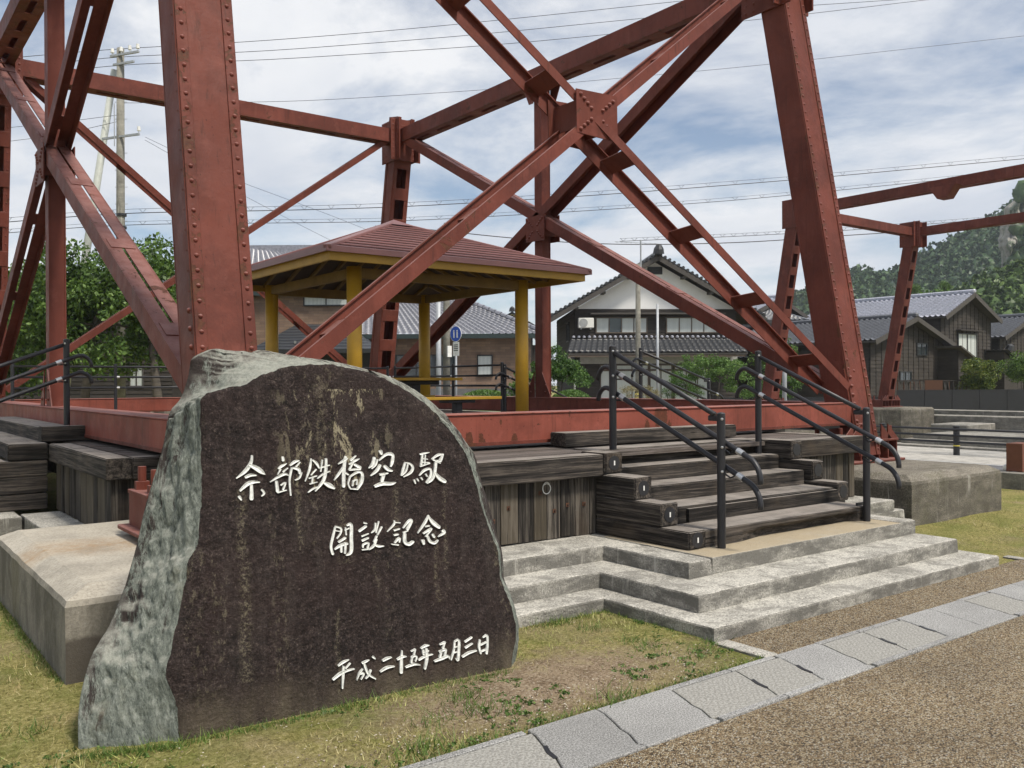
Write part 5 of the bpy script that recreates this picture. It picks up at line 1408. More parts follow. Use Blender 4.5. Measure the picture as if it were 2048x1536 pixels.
MB().box(lx(1160), s1-.2, -.12, -.04, lz(727), lz(712)).build('white_band', simple('grey_white_band', (.36,.36,.35), .8), h1, local=True)
for a, b, n in ((1202, 1296, 3), (1302, 1344, 2), (1352, 1420, 3)):
    window(h1, lx(a), lx(b), lz(822), lz(742), -.03, n); window(h1, lx(a), lx(b), lz(738), lz(731), -.03, n)
MB().tube([(s0+.1,-1.1,zb_+.1), (s0+.15,-1.0,zb_-.2), (s0+.5,-.4,zb_-.55), (s0+.55,-.1,zb_-.9), (s0+.55,-.1,.2)], .05, 8).build('downpipe', M['ac'], h1, local=True)

# ---- tiled house behind the right leg
D2 = 54.0; o2 = hx(1475, D2)
h2 = thing('tiled_house', 'house with broad grey tiled roofs seen behind the right leg', 'house', hpos(o2, D2, -.4), HR)
kx = lambda px: hx(px, D2)-o2
kz = lambda py: hz(py, D2, 1560)+.4
X1 = kx(1730)
MB().box(.3, X1-.3, 1.0, 8, 0, kz(712)).build('wall', M['siding_g'], h2, local=True)
MB().box(1.0, X1-2.0, 4.0, 8, kz(712), kz(645)).build('wall', M['siding_g'], h2, local=True)
tile_roof('roof_tiles', (-1.2,0,kz(716)), (X1+.6,0,kz(716)), (X1-.6,3.6,kz(652)), (-.2,3.6,kz(652)), M['tile_grey'], h2, cw=.29, rh=.26, amp=.05)
tile_roof('roof_tiles', (-.6,3.2,kz(634)), (X1-2.4,3.2,kz(634)), (X1-4.6,6.4,kz(594)), (-.1,6.4,kz(594)), M['tile_grey'], h2, cw=.29, rh=.26, amp=.05)
for z, y, a, b in ((kz(594)+.1, 6.4, -.3, X1-4.3), (kz(648)+.12, 3.6, -.4, X1-.6)):
    MB().box(a, b, y-.15, y+.15, z-.14, z+.14).build('ridge', M['tile_grey'], h2, local=True, bevel=.06)
MB().box(-.6, X1-2.4, 3.15, 3.25, kz(634)-.12, kz(634)).build('gutter', M['tile_black'], h2, local=True)
MB().bar((X1-2.4,3.2,kz(634)), (X1-4.6,6.4,kz(594)), (0,0,1), .2, .25).build('hip_ridge', M['tile_grey'], h2, local=True)
MB().box(X1*.55, X1*.62, .9, 1.0, .2, kz(735)).build('door', simple('brown_door_wood', (.12,.05,.028), .6), h2, local=True)

# ---- dark timber houses on the right (their gables face the tower side)
def timber_house(label, xr, yr, w, zr, ze, ln, zb, tile, batt=True):
    """gable faces -y; ridge runs along +y at x = xr"""
    th = thing('timber_house', label, 'house', (xr, yr, zb), group='dark timber houses')
    zr, ze = zr-zb, ze-zb; sl = (zr-ze)/w
    MB().add([(-w+.35,0,0),(w-.35,0,0),(w-.35,0,ze),(0,0,zr-.2),(-w+.35,0,ze),(-w+.35,ln,0),(w-.35,ln,0),(w-.35,ln,ze),(0,ln,zr-.2),(-w+.35,ln,ze)], [(0,1,2,3,4),(5,0,4,9),(1,6,7,2),(6,5,9,8,7)]).build('wall', M['siding'], th, local=True)
    lap_wall('board_siding', -w+.35, w-.35, -.01, .2, zr-.2, M['siding_g'], th, bh=.21, top=lambda x: zr-.2-abs(x)*(zr-.2-ze)/(w-.35))
    lap_wall('board_siding', 0, ln, -w+.35-.01, .2, ze, M['siding_g'], th, bh=.21, axis_='y')
    if batt:
        n = int((2*w-.7)/.52)
        for i in range(n+1):
            x = -w+.38+i*(2*w-.76)/n; MB().box(x-.022, x+.022, -.06, -.02, .2, zr-.25-abs(x)*(zr-.2-ze)/(w-.35)).build('batten', M['siding'], th, local=True)
    for s in (-1, 1):
        e0, e1, r1, r0 = V((s*w,-.55,ze)), V((s*w,ln+.4,ze)), V((0,ln+.4,zr)), V((0,-.55,zr))
        MB().plate([e0, e1, r1, r0], (0,0,-1), .10).build('roof_slab', M['trim'], th, local=True)
        tile_roof('roof_tiles', e1 if s < 0 else e0, e0 if s < 0 else e1, r0 if s < 0 else r1, r1 if s < 0 else r0, tile, th, cw=.33, rh=.30, amp=.075)
        MB().bar((s*w,-.58,ze-.10), (0,-.58,zr-.10), (0,0,1), .26, .05).build('bargeboard', M['trim'], th, local=True)
    MB().bar((0,-.62,zr+.12), (0,ln+.4,zr+.12), (1,0,0), .26, .26).build('ridge', tile, th, local=True, bevel=.07)
    return th
ta = timber_house('low-gabled dark board house directly behind the distant tower leg', 47.8, 26.6, 4.2, 5.15, 3.75, 8.0, -.6, M['tile_grey'])
window(ta, -.9, .2, 2.2, 2.7, -.03, 2, frame='frame_bk', cur=False); window(ta, .9, 1.9, 3.7, 4.3, -.03, 2, frame='frame_bk', cur=False)
tbh = timber_house('taller dark board house with bright two-pane window under the hill', 55.6, 27.2, 3.5, 6.95, 5.4, 9.5, -.6, M['tile_lilac'])
window(tbh, -1.05, 1.2, 3.65, 5.05, -.03, 2, frame='frame_bk'); MB().box(-1.3, 1.45, -.35, -.03, 5.25, 5.32).build('window_hood', M['siding'], tbh, local=True)
tc = timber_house('long silver-roofed timber house behind the other timber houses', 50.5, 37.5, 4.2, 7.2, 5.6, 13.0, -.6, M['tile_lilac'], batt=False)
td = timber_house('dark barn at the right picture edge with vertical boards', 64.2, 27.5, 4.0, 5.9, 4.4, 8.0, -.6, M['tile_grey'])
lt = thing('lean_to_shed', 'small lean-to shed with sloping roof between the two timber houses', 'shed', (51.9, 25.4, -.6), group='lean-to sheds')
MB().add([(-.9,0,0),(1.7,0,0),(1.7,0,2.98),(-.9,0,3.96),(-.9,1.6,0),(1.7,1.6,0),(1.7,1.6,2.98),(-.9,1.6,3.96)], [(0,1,2,3),(1,5,6,2),(4,0,3,7),(3,2,6,7)]).build('wall', M['siding'], lt, local=True); lap_wall('board_siding', -.9, 1.7, -.01, .2, 3.96, M['siding'], lt, top=lambda x: 3.6-x*.377)
MB().plate([(-1.2,-.35,4.1), (2.4,-.35,2.75), (2.4,1.8,2.75), (-1.2,1.8,4.1)], (0,0,1), .10).build('roof', M['trim'], lt, local=True)
lt = thing('lean_to_shed', 'little tiled lean-to at the right end of the taller timber house', 'shed', (58.6, 26.0, -.6), group='lean-to sheds')
MB().add([(-.6,0,0),(1.2,0,0),(1.2,0,3.3),(-.6,0,3.98),(-.6,1.4,0),(1.2,1.4,0),(1.2,1.4,3.3),(-.6,1.4,3.98)], [(0,1,2,3),(1,5,6,2),(4,0,3,7),(3,2,6,7)]).build('wall', M['siding'], lt, local=True)
tile_roof('roof_tiles', (2.2,-.3,3.0), (2.2,1.6,3.0), (-.8,1.6,4.1), (-.8,-.3,4.1), M['tile_black'], lt)
MB().dome((-.7,-.35,4.1), (0,-.3,1), .28, .4, 8, 2).build('ridge_end_ornament', M['tile_black'], lt, local=True)
# lattice screen and pipe rail before the timber houses
ls = thing('lattice_screen', 'row of bamboo and lattice screens leaning before the low timber house', 'screen', hpos(hx(1795, 43), 43, .1), HR)
for i in range(34):
    x = i*.105; s = random.uniform(-.25, .25); MB().bar((x, 0, .3), (x+s, 0, 1.55), (0,1,0), .02, .035).build('cane', M['trim'] if i % 3 else M['rust'], ls, local=True)
MB().box(1.3, 2.15, -.03, 0, .35, 1.55).build('woven_panel', M['rust'], ls, local=True)
for z in (.35, 1.5): MB().box(-.1, 3.7, -.02, .02, z, z+.06).build('rail', M['siding'], ls, local=True)

# ---- brick-faced house behind the gazebo
t = NT('brick_face')
br = t.n.new('ShaderNodeTexBrick'); br.offset = .5; br.inputs['Color1'].default_value = (.235,.155,.105,1); br.inputs['Color2'].default_value = (.155,.098,.070,1); br.inputs['Mortar'].default_value = (.115,.095,.08,1)
br.inputs['Scale'].default_value = 1.0; br.inputs['Mortar Size'].default_value = .006; br.inputs['Brick Width'].default_value = .46; br.inputs['Row Height'].default_value = .125; br.inputs['Bias'].default_value = -.1
ob = t.objpos(); sx_, sy_, sz_ = t.xyz(ob); cc = t.n.new('ShaderNodeCombineXYZ'); t.l.new(t.math('ADD', sx_, sy_), cc.inputs[0]); t.l.new(sz_, cc.inputs[1]); t.l.new(cc.outputs[0], br.inputs['Vector'])
t.set('Base Color', t.mix(1.0, br.outputs['Color'], t.ramp(t.noise(1.2, 4), [(.3,.8),(.7,1.2)]), 'MULTIPLY')); t.set('Roughness', .75); t.bump(br.outputs['Fac'], -.4, .02)
M['brick'] = t.m
M['tile_mid'] = tile_mat('mid_grey_tile', (.23,.235,.27), .32)
D3 = 42.0; o3 = hx(500, D3)
h3 = thing('brick_house', 'brick-faced house with grey tiled roofs behind the gazebo', 'house', hpos(o3, D3, -.3), HR)
bxp = lambda px: hx(px, D3)-o3
bz = lambda py: hz(py, D3, 800)+.3
XE, XM = bxp(1062), bxp(700)
MB().box(XM-.2, XE, 0, 6.5, 0, bz(676)).build('wall', M['brick'], h3, local=True)
MB().box(-3.0, XM-.2, .3, 9, 0, bz(540)).build('wall', M['brick'], h3, local=True)
MB().box(-3.0, XE+.03, -.04, .0, 0, bz(778)).build('plinth', simple('grey_plinth', (.12,.12,.12), .8), h3, local=True)
zr1, ze1 = bz(590), bz(672)
tile_roof('roof_tiles', (XM-.4,-.6,ze1), (XE+.6,-.6,ze1), (XE-3.4,3.2,zr1), (XM-.4,3.2,zr1), M['tile_mid'], h3, cw=.30, rh=.27, amp=.06)
tile_roof('roof_tiles', (XE+.6,-.6,ze1), (XE+.6,7.0,ze1), (XE-3.4,3.4,zr1), (XE-3.4,3.2,zr1), M['tile_mid'], h3, cw=.30, rh=.27, amp=.06)
mb = MB()
for i in range(15):
    p = V((XE+.6,-.6,ze1+.12)).lerp(V((XE-3.4,3.2,zr1+.12)), i/14); q = V((XE+.6,-.6,ze1+.12)).lerp(V((XE-3.4,3.2,zr1+.12)), (i+.9)/14); mb.tube([p, q], [.13, .11], 8)
o = mb.build('hip_tiles', M['tile_mid'], h3, local=True); o['kind'] = 'stuff'
MB().box(XM-.4, XE-3.3, 3.05, 3.4, zr1-.05, zr1+.2).build('ridge', M['tile_mid'], h3, local=True, bevel=.06)
MB().box(XM-.4, XE+.62, -.74, -.60, ze1-.16, ze1+.05).build('gutter', simple('dark_green_gutter', (.02,.035,.035), .5), h3, local=True)
MB().box(-3.2, XM-.3, -.1, .3, bz(590), bz(580)).build('string_course', bpy.data.materials['dark_green_gutter'], h3, local=True)
window(h3, bxp(608), bxp(694), bz(608), bz(583), .26, 2, frame='frame_bk')
window(h3, bxp(957), bxp(983), bz(752), bz(713), -.02, 1, frame='frame_bk'); window(h3, bxp(794), bxp(912), bz(752), bz(712), -.02, 3, frame='frame_bk', cur=False)
MB().box(bxp(1066), bxp(1080), .8, .9, .3, bz(690)).build('side_wall', M['siding_g'], h3, local=True)
zr2, ze2 = bz(455), bz(532)
tile_roof('roof_tiles', (-3.5,-.5,ze2), (XM+.6,-.5,ze2), (XM-2.2,4.0,zr2-.9), (-3.5,4.0,zr2), M['tile_mid'], h3, cw=.30, rh=.27, amp=.06)
MB().box(-3.5, XM-2.0, 3.85, 4.15, zr2-.6, zr2-.2).build('ridge', M['tile_mid'], h3, local=True)
# dark porch roof with snow guards
px0, px1, pz0, pz1 = bxp(538), bxp(768), bz(702), bz(648)
t = NT('dark_ribbed_metal'); w = t.n.new('ShaderNodeTexWave'); w.bands_direction = 'Z'; w.inputs['Scale'].default_value = 2.2; t.l.new(t.objpos(), w.inputs['Vector'])
t.set('Base Color', t.ramp(w.outputs['Fac'], [(.2, (.018,.02,.024)), (.6, (.05,.055,.062))])); t.set('Roughness', .4); t.bump(w.outputs['Fac'], .5, .03); M['ribbed'] = t.m
MB().add([(px0,-3.0,pz0),(px1,-3.0,pz0),(px1-1.6,0,pz1),(px0+1.3,0,pz1),(px0,.3,pz0),(px1,.3,pz0)], [(0,1,2,3),(4,0,3),(1,5,2)]).build('porch_roof', M['ribbed'], h3, local=True)
MB().box(px0-.05, px1+.05, -3.1, -2.95, pz0-.18, pz0).build('porch_gutter', M['frame_bk'], h3, local=True)
for i in range(5): MB().box(px0+.9+i*.9, px0+.98+i*.9, -2.55, -2.45, pz0+.26, pz0+.38).build('snow_guard', M['steel'], h3, local=True)
MB().box(px0+.4, px1-.4, -.35, .28, 0, pz0-.1).build('porch_recess', M['frame_bk'], h3, local=True)

# ---- small far house between the two
D4 = 60.0
h4 = thing('far_house', 'small far dark-gabled roof peeking between brick house and white gable', 'house', hpos(hx(1025, D4), D4, -.3), HR)
zz = hz(630, D4)+.3; ww = hx(1066, D4)-hx(1025, D4)
MB().add([(-ww,0,0),(ww,0,0),(ww,0,zz-.9),(0,0,zz),(-ww,0,zz-.9)], [(0,1,2,3,4)]).build('wall', M['siding'], h4, local=True)
for s in (-1, 1): MB().plate([(0,-.5,zz+.2), (s*(ww+.4),-.5,zz-.85), (s*(ww+.4),6,zz-.85), (0,6,zz+.2)], (0,0,-1), .15).build('roof', M['tile_black'], h4, local=True)
MB().dome((0,-.5,zz+.2), (0,-.2,1), .22, .35, 8, 2).build('ridge_end_ornament', M['tile_black'], h4, local=True)

# ---- dark house behind the left tree
D5 = 40.0; o5 = hx(-120, D5)
h5 = thing('board_house', 'dark board house half hidden behind the leafy tree at the left', 'house', hpos(o5, D5, -.3), HR)
l5 = lambda px: hx(px, D5)-o5
z5 = lambda py: hz(py, D5, 150)+.3
MB().box(0, l5(345), 0, 7, 0, z5(610)).build('wall', M['siding'], h5, local=True); lap_wall('board_siding', 0, l5(345), -.01, .2, z5(610), M['siding'], h5)
tile_roof('roof_tiles', (-.8,-.9,z5(600)), (l5(345)+.8,-.9,z5(600)), (l5(345)+.8,3.5,z5(530)), (-.8,3.5,z5(530)), M['tile_grey'], h5)
window(h5, l5(262), l5(286), z5(772), z5(735), -.02, 2, frame='trim'); window(h5, l5(20), l5(75), z5(760), z5(690), -.02, 2, frame='frame_bk', cur=False)
for i in range(6): MB().box(l5(252)+i*.14, l5(252)+i*.14+.03, -.25, -.22, z5(728), z5(690)).build('trellis_bar', M['trim'], h5, local=True)
for i in range(6): MB().box(l5(252), l5(286), -.28, -.25, z5(728)+i*.14, z5(728)+i*.14+.03).build('trellis_bar', M['trim'], h5, local=True)
bw = thing('block_wall', 'pale concrete block garden wall behind the left railing', 'wall', hpos(hx(300, 37), 37, -.3), HR)
for r_ in range(5):
    for i in range(9):
        x = i*.42+(r_ % 2)*.21; MB().box(x+.005, x+.415, 0, .14, .2*r_+.3, .2*r_+.493).build('block', M['conc_far'], bw, local=True)

# ================================================================== poles, wires, signs
def pole(label, px, pyb, pyt, d, r0, r1, mat, lean=None, name='utility_pole', cat='utility pole', group=None):
    top = at(px if lean is None else lean, pyt, d=d); base = at(px, pyb, d=d)
    th = thing(name, label, cat, base, group=group)
    MB().tube([V((base.x, base.y, min(base.z, -.3))), top] if lean is None else [base, top], [r0, r1], 14).build('shaft', mat, th, smooth=True)
    return th, base, top
pl, pb, pt = pole('tall concrete utility pole with two crossarms behind the left tree', 241, 800, 97, 36, .19, .14, M['pole'], group='concrete utility poles')
r3, f3 = _r.normalized(), _f.normalized()
def cross(th, pt, z, half, dy, ins):
    c = V((pt.x, pt.y, z)); a = (r3*.93+f3*-.36).normalized()
    MB().bar(c-a*half[0]-f3*.12, c+a*half[1]-f3*.12, (0,0,1), .08, .08).build('crossarm', M['galv'], th)
    for s in ins:
        q = c + a*s - f3*.12 + V((0,0,.04)); MB().tube([q, q+V((0,0,.08)), q+V((0,0,.09)), q+V((0,0,.26))], [.02, .02, .075, .06], 8).build('insulator', M['insul'], th)
cross(pl, pt, hz(112, 36, 238), (.45, 1.0), 0, (-.35, .1, .55, .95))
cross(pl, pt, hz(130, 36, 238), (.30, .75), 0, ())
cross(pl, pt, hz(275, 36, 238), (.9, 1.0), 0, (.98,))
for k in range(8): MB().bar(V((pt.x,pt.y,hz(200+k*34,36)))-r3*.25, V((pt.x,pt.y,hz(200+k*34,36)))+r3*.25, (0,0,1), .02, .02).build('step_bolt', M['galv'], pl)
for zc in (430, 455, 470): MB().tube([V((pt.x,pt.y,hz(zc,36,238)-.05)), V((pt.x,pt.y,hz(zc,36,238)+.05))], .2, 12).build('band', M['black'], pl)
MB().tube([V((pt.x-.25,pt.y,hz(205,36))), V((pt.x-.25,pt.y,hz(290,36)))], .02, 6).build('ladder_rail', M['galv'], pl)
sp_, _, _ = pole('pale leaning prop pole braced against the left utility pole', 130, 780, 140, 36.4, .17, .13, M['pole_pale'], lean=229)
pm, pmb, pmt = pole('slim concrete pole with aerial in front of the white gabled house', 1276, 812, 528, 38, .125, .10, M['pole'], group='concrete utility poles')
MB().tube([pmt-V((0,0,.4))+r3*.12, V((pmt.x,pmt.y,hz(480,38,1276)))+r3*.12], .035, 8).build('mast', M['galv'], pm)
ta_ = V((pmt.x,pmt.y,hz(488,38,1276)))+r3*.12
MB().bar(ta_-r3*1.1+V((0,0,.1)), ta_+r3*.75, (0,0,1), .02, .02).build('aerial', M['galv'], pm)
for k in range(9): MB().bar(ta_+r3*(-1.0+.2*k)-f3*.15+V((0,0,.08-.01*k)), ta_+r3*(-1.0+.2*k)+f3*.15+V((0,0,.08-.01*k)), (0,0,1), .012, .012).build('aerial_element', M['galv'], pm)
MB().tube([pmt+V((0,0,-.75)), pmt+V((0,0,-.1))], .15, 10).build('cable_box', M['galv'], pm)
for i in range(2): 
    mk = M['black'] if i else bpy.data.materials['yellow_reflector']
    for k in range(3): MB().tube([V((pmb.x,pmb.y,hz(806-8*k-4*i,38,1276))), V((pmb.x,pmb.y,hz(806-8*k-4*i-4,38,1276)))], .13, 12).build('warning_band', mk, pm)
pole('thin grey steel pole in front of the white gabled house', 1315, 812, 608, 39, .06, .055, M['galv'], name='steel_pole', cat='pole', group='grey steel poles')
pole('short pale grey steel pole between the right stairs and the red leg', 1569, 812, 655, 34, .085, .085, M['galv'], name='steel_pole', cat='pole', group='grey steel poles')
pole('galvanised lamp pole behind the back gazebo post', 877, 812, 600, 37, .115, .10, M['galv'], name='steel_pole', cat='pole', group='grey steel poles')
pg, pgb, pgt = pole('brownish concrete pole just right of the back gazebo post', 893, 812, 446, 38, .16, .12, M['pole'], group='concrete utility poles')
MB().box(pgt.x-.1, pgt.x+.1, pgt.y-.2, pgt.y-.12, hz(714,38,893), hz(692,38,893)).build('white_plate', M['insul'], pg)
# pedestrian sign
M['blue'] = simple('sign_blue', (.012,.07,.42), .4, var=.05)
sg_, sb, stp = pole('round blue pedestrian sign with white notice plate on a grey pole', 912, 812, 655, 36, .045, .045, M['galv'], name='road_sign', cat='road sign')
cs = V((stp.x, stp.y, hz(668, 36, 912))) - f3*.08; sdir = (-f3*.75 - r3*.66).normalized(); srt = V((0,0,1)).cross(sdir).normalized()*-1
def disc(c, n, r, th_): 
    return MB().tube([c, c+n*th_], r, 28)
dd = disc(cs, sdir, .30, .02).build('disc', M['blue'], sg_)
mb = MB()
for s in (-.09, .09):
    o_ = cs+sdir*.024+srt*s
    mb.tube([o_+V((0,0,.12)), o_+V((0,0,.12))+sdir*.003], .035, 10); mb.bar(o_+V((0,0,.08)), o_+V((0,0,-.16)), srt, .06, .004)
mb.build('walking_figures', M['insul'], sg_)
disc(cs+sdir*-.004, sdir, .315, .02).build('rim', M['insul'], sg_)
c2 = V((stp.x, stp.y, hz(698, 36, 912))) - f3*.06
pp = MB().bar(c2-V((0,0,.28)), c2+V((0,0,.28)), srt, .34, .012).build('notice_plate', M['insul'], sg_)
for i in range(4): MB().bar(c2+V((0,0,.16-.075*i))+sdir*.012-srt*.12, c2+V((0,0,.16-.075*i))+sdir*.012+srt*.12, (0,0,1), .035, .004).build('print_line', M['fence'], sg_)

WN = [0]
def wire(label, pts, r=.012, d0=36, d1=46, hang=None):
    P = []
    n = len(pts); X0, X1 = pts[0][0], pts[-1][0]
    xs_ = np.linspace(X0, X1, 40); yy = np.interp(xs_, [p[0] for p in pts], [p[1] for p in pts])
    # smooth the sag
    for _ in range(6): yy[1:-1] = .25*yy[:-2]+.5*yy[1:-1]+.25*yy[2:]
    for x, y in zip(xs_, yy): P.append(at(x, y, d=d0+(d1-d0)*(x-X0)/(X1-X0)))
    if hang:
        th = thing('power_line', label, 'cable', P[0], group='overhead cables')
        MB().tube(P, r*.6, 5).build('messenger_wire', M['wire'], th); Q = [p-V((0,0,hang)) for p in P]
        MB().tube(Q, r*1.3, 5).build('cable', M['wire'], th)
        k = 0
        for i in range(0, len(P)-1):
            for a in (.3,):
                m_ = P[i].lerp(P[i+1], a); d = (P[i+1]-P[i]).normalized()
                MB().add([], []).tube([m_-d*.13, m_-V((0,0,hang)), m_+d*.13], .009, 4).build('hanger', M['wire'], th)
    else:
        tag(MB().tube(P, r, 5).build('power_line', M['wire']), label, 'cable', 'overhead cables')
wire('uppermost overhead wire crossing the sky from the left pole', [(0,118),(226,97),(475,86),(800,60),(1100,30),(1400,-2),(2100,-75)], .013)
wire('second overhead wire from the top crossing the sky', [(0,140),(240,110),(475,107),(930,72),(1400,25),(1790,0),(2100,-22)], .013)
wire('third overhead wire from the top crossing the sky', [(0,158),(255,125),(475,124),(1000,90),(1550,36),(2100,-30)], .013)
wire('single thin wire passing below the front gusset plate level toward the right', [(243,206),(590,204),(1000,178),(1500,133),(2100,66)], .010)
wire('thick hung cable with many hangers crossing behind the tower', [(0,437),(243,416),(480,415),(800,407),(1200,383),(1600,352),(2100,306)], .014, hang=.17)
wire('lower hung cable with hangers crossing behind the tower', [(0,460),(243,441),(500,440),(800,437),(1200,414),(1500,393),(1700,372),(2100,333)], .011, d0=36, d1=44, hang=.14)
wire('black sagging cable just above the gazebo eave', [(750,452),(870,458),(940,469),(1150,487),(1300,490),(1500,485),(1700,470),(2100,446)], .020, d0=38, d1=40)
wire('faint hung cable over the right hill', [(1240,477),(1500,466),(1700,455),(2100,424)], .010, d0=38, d1=42, hang=.12)
wire('short wire left of the left pole, upper', [(-10,258),(120,245),(236,230)], .010, d0=38, d1=36)
wire('short wire left of the left pole, lower', [(-10,286),(120,270),(236,243)], .010, d0=38, d1=36)
wire('thin service wire falling from the crossarm to the right, upper', [(290,274),(470,360),(660,430),(760,470)], .008, d0=36, d1=44)
wire('thin service wire falling from the crossarm to the right, lower', [(290,280),(470,382),(600,450),(690,495)], .008, d0=36, d1=44)
# ================================================================== vegetation
def leaf_mat(name, a, b, c_, tr=.25):
    t = NT(name); n = t.noise(2.2, 4, .6); g = t.n.new('ShaderNodeNewGeometry').outputs['Random Per Island']
    col = t.ramp(t.mix(.5, n, g), [(.25, a), (.5, b), (.78, c_)])
    t.set('Base Color', col); t.set('Roughness', .5); t.b.inputs['Specular IOR Level'].default_value = .35
    ts = t.n.new('ShaderNodeBsdfTranslucent'); t.l.new(t.mix(1.0, col, (1.2,1.25,.6), 'MULTIPLY'), ts.inputs[0])
    mx = t.n.new('ShaderNodeMixShader'); mx.inputs[0].default_value = tr; t.l.new(t.b.outputs[0], mx.inputs[1]); t.l.new(ts.outputs[0], mx.inputs[2]); t.l.new(mx.outputs[0], t.out.inputs[0])
    return t.m
M['leaf_d'] = leaf_mat('leaf_deep_green', (.028,.060,.012), (.078,.145,.030), (.18,.28,.07))
M['leaf_m'] = leaf_mat('leaf_mid_green', (.025,.06,.012), (.055,.125,.025), (.13,.22,.05))
M['leaf_l'] = leaf_mat('leaf_light_green', (.045,.095,.02), (.10,.19,.045), (.20,.31,.09))
M['leaf_y'] = leaf_mat('leaf_yellow_green', (.03,.06,.012), (.085,.13,.025), (.24,.26,.06))
M['leaf_h'] = leaf_mat('leaf_hill_green', (.014,.036,.010), (.032,.07,.018), (.062,.115,.032), .1)
M['bark'] = siding('tree_bark', (.06,.05,.04))
def leaves(centers, radii, n, size, rng, flat=.0, long=1.7):
    """n leaf blades spread over clumps; two triangles each, folded on the midrib"""
    k = rng.integers(0, len(centers), n); c = centers[k]; rad = radii[k]
    v = rng.normal(size=(n, 3)); v /= np.linalg.norm(v, axis=1)[:, None]
    r_ = rng.random(n)**.45
    p = c + v*rad*r_[:, None]
    d = v + rng.normal(size=(n, 3))*.7; d[:, 2] -= .25; d /= np.linalg.norm(d, axis=1)[:, None]
    u = rng.normal(size=(n, 3)); u[:, 2] *= (1-flat); s = np.cross(d, u); s /= np.linalg.norm(s, axis=1)[:, None]
    nn = np.cross(s, d)
    L = size*rng.uniform(.6, 1.25, n)[:, None]; W = L/long*.5
    a = p - d*L*.5; b = p + d*L*.5; e1 = p + s*W + nn*L*.10; e2 = p - s*W + nn*L*.10
    vs_ = np.stack([a, e1, b, e2], 1).reshape(-1, 3)
    i = np.arange(n)*4
    return vs_, np.stack([i, i+1, i+2, i+3], 1)
def clumps(ells, n, rng, r=(.3, .55)):
    out, rad = [], []
    for (cx_, cy_, cz_, ax_, ay_, az_), w in ells:
        m = max(1, int(n*w)); v = rng.normal(size=(m, 3)); v /= np.linalg.norm(v, axis=1)[:, None]
        q = rng.random(m)**.4
        out.append(np.array([cx_, cy_, cz_]) + v*q[:, None]*np.array([ax_, ay_, az_])); rad.append(rng.uniform(r[0], r[1], (m, 1))*np.ones((1, 3))*np.array([1.15, 1.15, .8]))
    return np.concatenate(out), np.concatenate(rad)
def tree(name, label, cat, base, ells, n_cl, n_lf, size, mat, trunks=(((0,0,0),(0,0,1.5)),), cr=(.3,.55), seed=1, group=None, tr=.10, flat=0., long=1.7):
    rng = np.random.default_rng(seed); th = thing(name, label, cat, base, HR, group=group)
    C_, R_ = clumps(ells, n_cl, rng, cr)
    vs_, fs = leaves(C_, R_, n_lf, size, rng, flat, long)
    o = np_mesh('crown', vs_, fs, mat, th)
    for tk in trunks:
        m = len(tk); MB().tube([V(p) for p in tk], [tr*(1-.5*i/max(1, m-1)) for i in range(m)], 8).build('trunk', M['bark'], th, local=True, smooth=True)
    if tr > .03:
        for k in rng.choice(len(C_), min(10, len(C_)), replace=False):
            a = V(trunks[0][-1]); b = V(C_[k]); m_ = a.lerp(b, .5)+V((0,0,.12)); MB().tube([a, m_, b], [tr*.4, tr*.25, tr*.1], 6).build('branch', M['bark'], th, local=True)
    return th
def pxtree(name, label, cat, d, box, n_cl, n_lf, size, mat, sub=None, trunk_px=None, zb=-.3, **k):
    """tree whose crown fills an area of view at depth d"""
    x0, y0, x1, y1 = box; cx_ = (x0+x1)/2
    base = hpos(hx(cx_, d), d, zb); s = d/FPX
    ells = []
    for (ux, uy, rx, ry, w) in (sub or [(.5, .5, .5, .5, 1)]):
        ells.append((((ux-.5)*(x1-x0)*s, 0, hz(y0+uy*(y1-y0), d, cx_)-zb, rx*(x1-x0)*s, rx*(x1-x0)*s*.8, ry*(y1-y0)*s), w))
    tks = []
    for tp in (trunk_px or [(cx_, cx_)]):
        tks.append([((tp[0]-cx_)*s, 0, 0), ((tp[0]*.6+tp[1]*.4-cx_)*s, .1, (hz(y1, d, cx_)-zb)*.7), ((tp[1]-cx_)*s, 0, hz(y0*.4+y1*.6, d, cx_)-zb)])
    return tree(name, label, cat, base, ells, n_cl, n_lf, size, mat, trunks=tks, **k)
pxtree('leafy_tree', 'dense dark green leafy tree behind the left railing', 'tree', 31, (55, 478, 352, 765), 210, 30000, .17, M['leaf_d'],
    sub=[(.28,.45,.32,.42,.4),(.72,.35,.34,.36,.35),(.5,.6,.5,.4,.25),(.85,.55,.2,.3,.12),(.1,.7,.2,.3,.1)], trunk_px=[(150,190),(322,300)], cr=(.35,.62), tr=.22, seed=3)
pxtree('leafy_tree', 'bushy green tree at the left picture edge behind the dark brace', 'tree', 33, (-60, 540, 120, 790), 90, 10000, .17, M['leaf_d'], cr=(.35,.6), tr=.18, seed=4)
pxtree('garden_tree', 'small layered garden tree just right of the middle red post', 'tree', 33, (1062, 695, 1192, 790), 60, 9000, .085, M['leaf_m'],
    sub=[(.45,.35,.42,.38,.5),(.7,.55,.32,.3,.3),(.2,.6,.25,.3,.2)], trunk_px=[(1120,1125),(1108,1090)], cr=(.16,.3), tr=.05, seed=5)
pxtree('garden_tree', 'airy light green garden tree in front of the white gabled house', 'tree', 37, (1352, 703, 1508, 792), 70, 11000, .085, M['leaf_l'],
    sub=[(.35,.35,.35,.3,.4),(.65,.45,.34,.36,.4),(.15,.6,.2,.25,.1),(.85,.75,.2,.25,.15)], trunk_px=[(1430,1440),(1405,1390)], cr=(.15,.3), tr=.05, seed=6)
